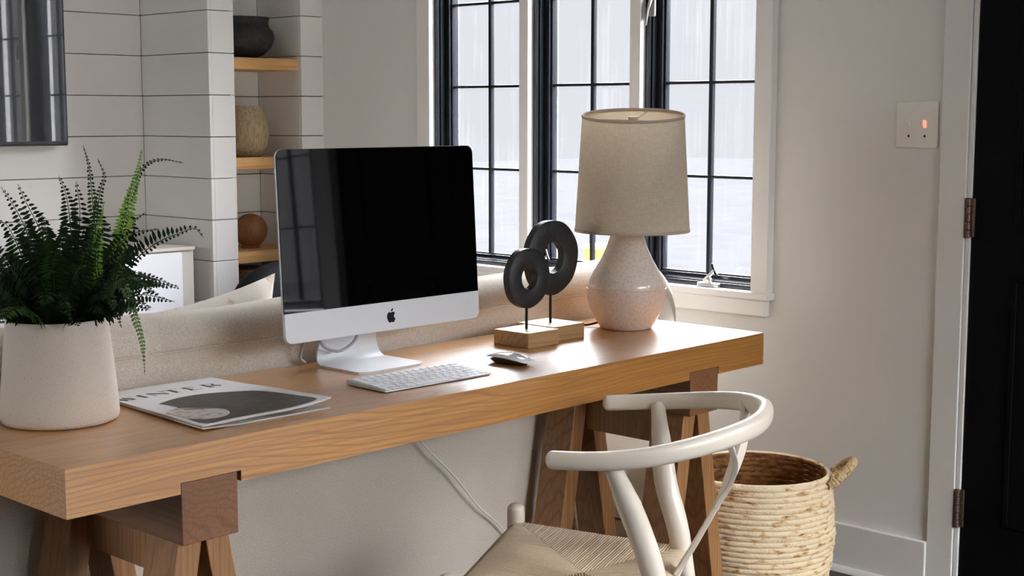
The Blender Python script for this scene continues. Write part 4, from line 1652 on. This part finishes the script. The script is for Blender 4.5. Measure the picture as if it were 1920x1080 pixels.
lathe(bm, [(.070, 0), (.080, .06), (.086, .30), (.088, .62), (.091, .69), (.088, .705), (.081, .70), (.08, .35), (.03, .02)], 48, wob=lambda a, k: .002 * math.sin(24 * a))
o = obj('basket', bm, M['rattan'], loc=(2.150, 2.49, 0), angle=60)
tag(o, 'dark brown woven basket standing in the niche below its third shelf', 'basket')

# ================================================================== DARK ARMCHAIR
arm = thing('armchair', 'charcoal upholstered armchair in front of the shelf niche', 'armchair', (2.085, 2.05, 0))
bm = NB()
pts = [(-.33, 0), (-.30, .03), (-.2, .055), (0, .06), (.2, .055), (.30, .03), (.33, 0)]
R = []
for i in range(25):
    u = 2 * i / 24 - 1
    htop = .782 - .07 * abs(u) ** 5 - .03 * abs(u) ** 2
    wid = .285
    R.append([bm.verts.new((u * wid, y, z)) for y, z in ((-.02, .30), (-.055, .55), (-.06, htop - .05), (-.04, htop - .012), (0, htop), (.04, htop - .012), (.065, htop - .06), (.07, .55), (.075, .30))])
for a, b in zip(R, R[1:]):
    for i in range(9):
        j = (i + 1) % 9
        bm.faces.new((a[i], a[j], b[j], b[i]))
bm.faces.new(R[0][::-1]); bm.faces.new(R[-1])
obj('backrest', bm, M['dark_leather'], arm, angle=60)
bm = NB(); box(bm, -.195, .195, -.52, -.03, .22, .42)
obj('seat', bm, M['dark_leather'], arm, bevel=.04, seg=4)
for s in (-1, 1):
    bm = NB(); box(bm, min(s * .20, s * .285), max(s * .20, s * .285), -.52, -.04, .18, .58)
    obj('arm', bm, M['dark_leather'], arm, bevel=.035, seg=4)
    for y in (-.47, .0):
        bm = NB(); lathe(bm, [(.012, 0), (.02, .20)], 14, (s * .24, y, 0))
        obj('leg', bm, M['oak_leg'], arm)
bm = NB(); box(bm, -.25, .25, -.5, .04, .19, .31)
obj('seat_frame', bm, M['dark_leather'], arm, bevel=.01)

# ================================================================== LIGHT SWITCH
sw = thing('light_switch', 'ivory double light switch plate with one glowing toggle beside the door', 'light switch', (XW, -.0845, 1.2485))
bm = NB()
prism(bm, rrect(.119, .121, .004), -.0055, 0, Matrix(((0, 0, 1, 0), (1, 0, 0, 0), (0, 1, 0, 0), (0, 0, 0, 1))))
obj('plate', bm, M['plate'], sw, bevel=.002)
for y, m_ in ((.023, 'plate'), (-.023, 'neon')):
    bm = NB()
    hexa(bm, [(-.005, y - .0045, -.010), (-.005, y + .0045, -.010), (-.005, y + .0045, .010), (-.005, y - .0045, .010)],
         [(-.013, y - .0035, .002), (-.013, y + .0035, .002), (-.011, y + .0035, .012), (-.011, y - .0035, .012)])
    t = obj('toggle', bm, M[m_], sw, bevel=.001)
    if m_ == 'neon':
        t['label'] = 'glowing orange toggle'
    for z in (-.030, .030):
        bm = NB()
        lathe(bm, [(.0034, 0), (.0030, .0009), (.001, .0012)], 16)
        bm.transform(Matrix.Translation((-.0053, y, z)) @ Matrix.Rotation(-math.pi / 2, 4, 'Y'))
        obj('screw', bm, M['screw' if z < 0 else 'plate'], sw)

# ================================================================== CABLES
bm = NB()
sweep(bm, spline([(1.085, .425, .669), (1.10, .435, .60), (1.141, .45, .529), (1.243, .452, .433), (1.332, .455, .338), (1.416, .458, .267), (1.46, .462, .20), (1.47, .466, .08), (1.46, .46, .004), (1.40, .40, .0035)], 8), circ(.0026, 8))
o = obj('power_cord', bm, M['cord_white'])
tag(o, 'thin white cord hanging below the desk in front of the sofa back', 'cord')
bm = NB()
sweep(bm, spline([(1.700, .468, .62), (1.705, .469, .45), (1.72, .468, .28), (1.80, .467, .22), (1.95, .47, .16), (2.1, .45, .05), (2.25, .42, .0035), (2.38, .42, .0035)], 8), circ(.003, 8))
o = obj('power_cord', bm, M['cord_black'])
tag(o, 'black cord running behind the far trestle legs', 'cord')

# ================================================================== OUTSIDE
bm = NB(); box(bm, XW + .2, 40, -25, 30, -.25, -.15)
struct('ground', bm, M['paving'])
yb = thing('outdoor_bin', 'small yellow bin outside behind the middle window', 'bin', (4.62, 2.80, -.15))
bm = NB()
prof = [(.085, 0), (.10, .78)]
hexa(bm, [(-.06, -.055, 0), (.06, -.055, 0), (.06, .055, 0), (-.06, .055, 0)], [(-.07, -.064, .74), (.07, -.064, .74), (.07, .064, .74), (-.07, .064, .74)])
obj('bin_body', bm, M['yellow'], yb, bevel=.006)
bm = NB(); hexa(bm, [(-.075, -.068, .74), (.075, -.068, .74), (.075, .068, .74), (-.075, .068, .74)], [(-.068, -.060, .765), (.068, -.060, .765), (.068, .060, .765), (-.068, .060, .765)])
obj('bin_lid', bm, M['yellow'], yb, bevel=.004)
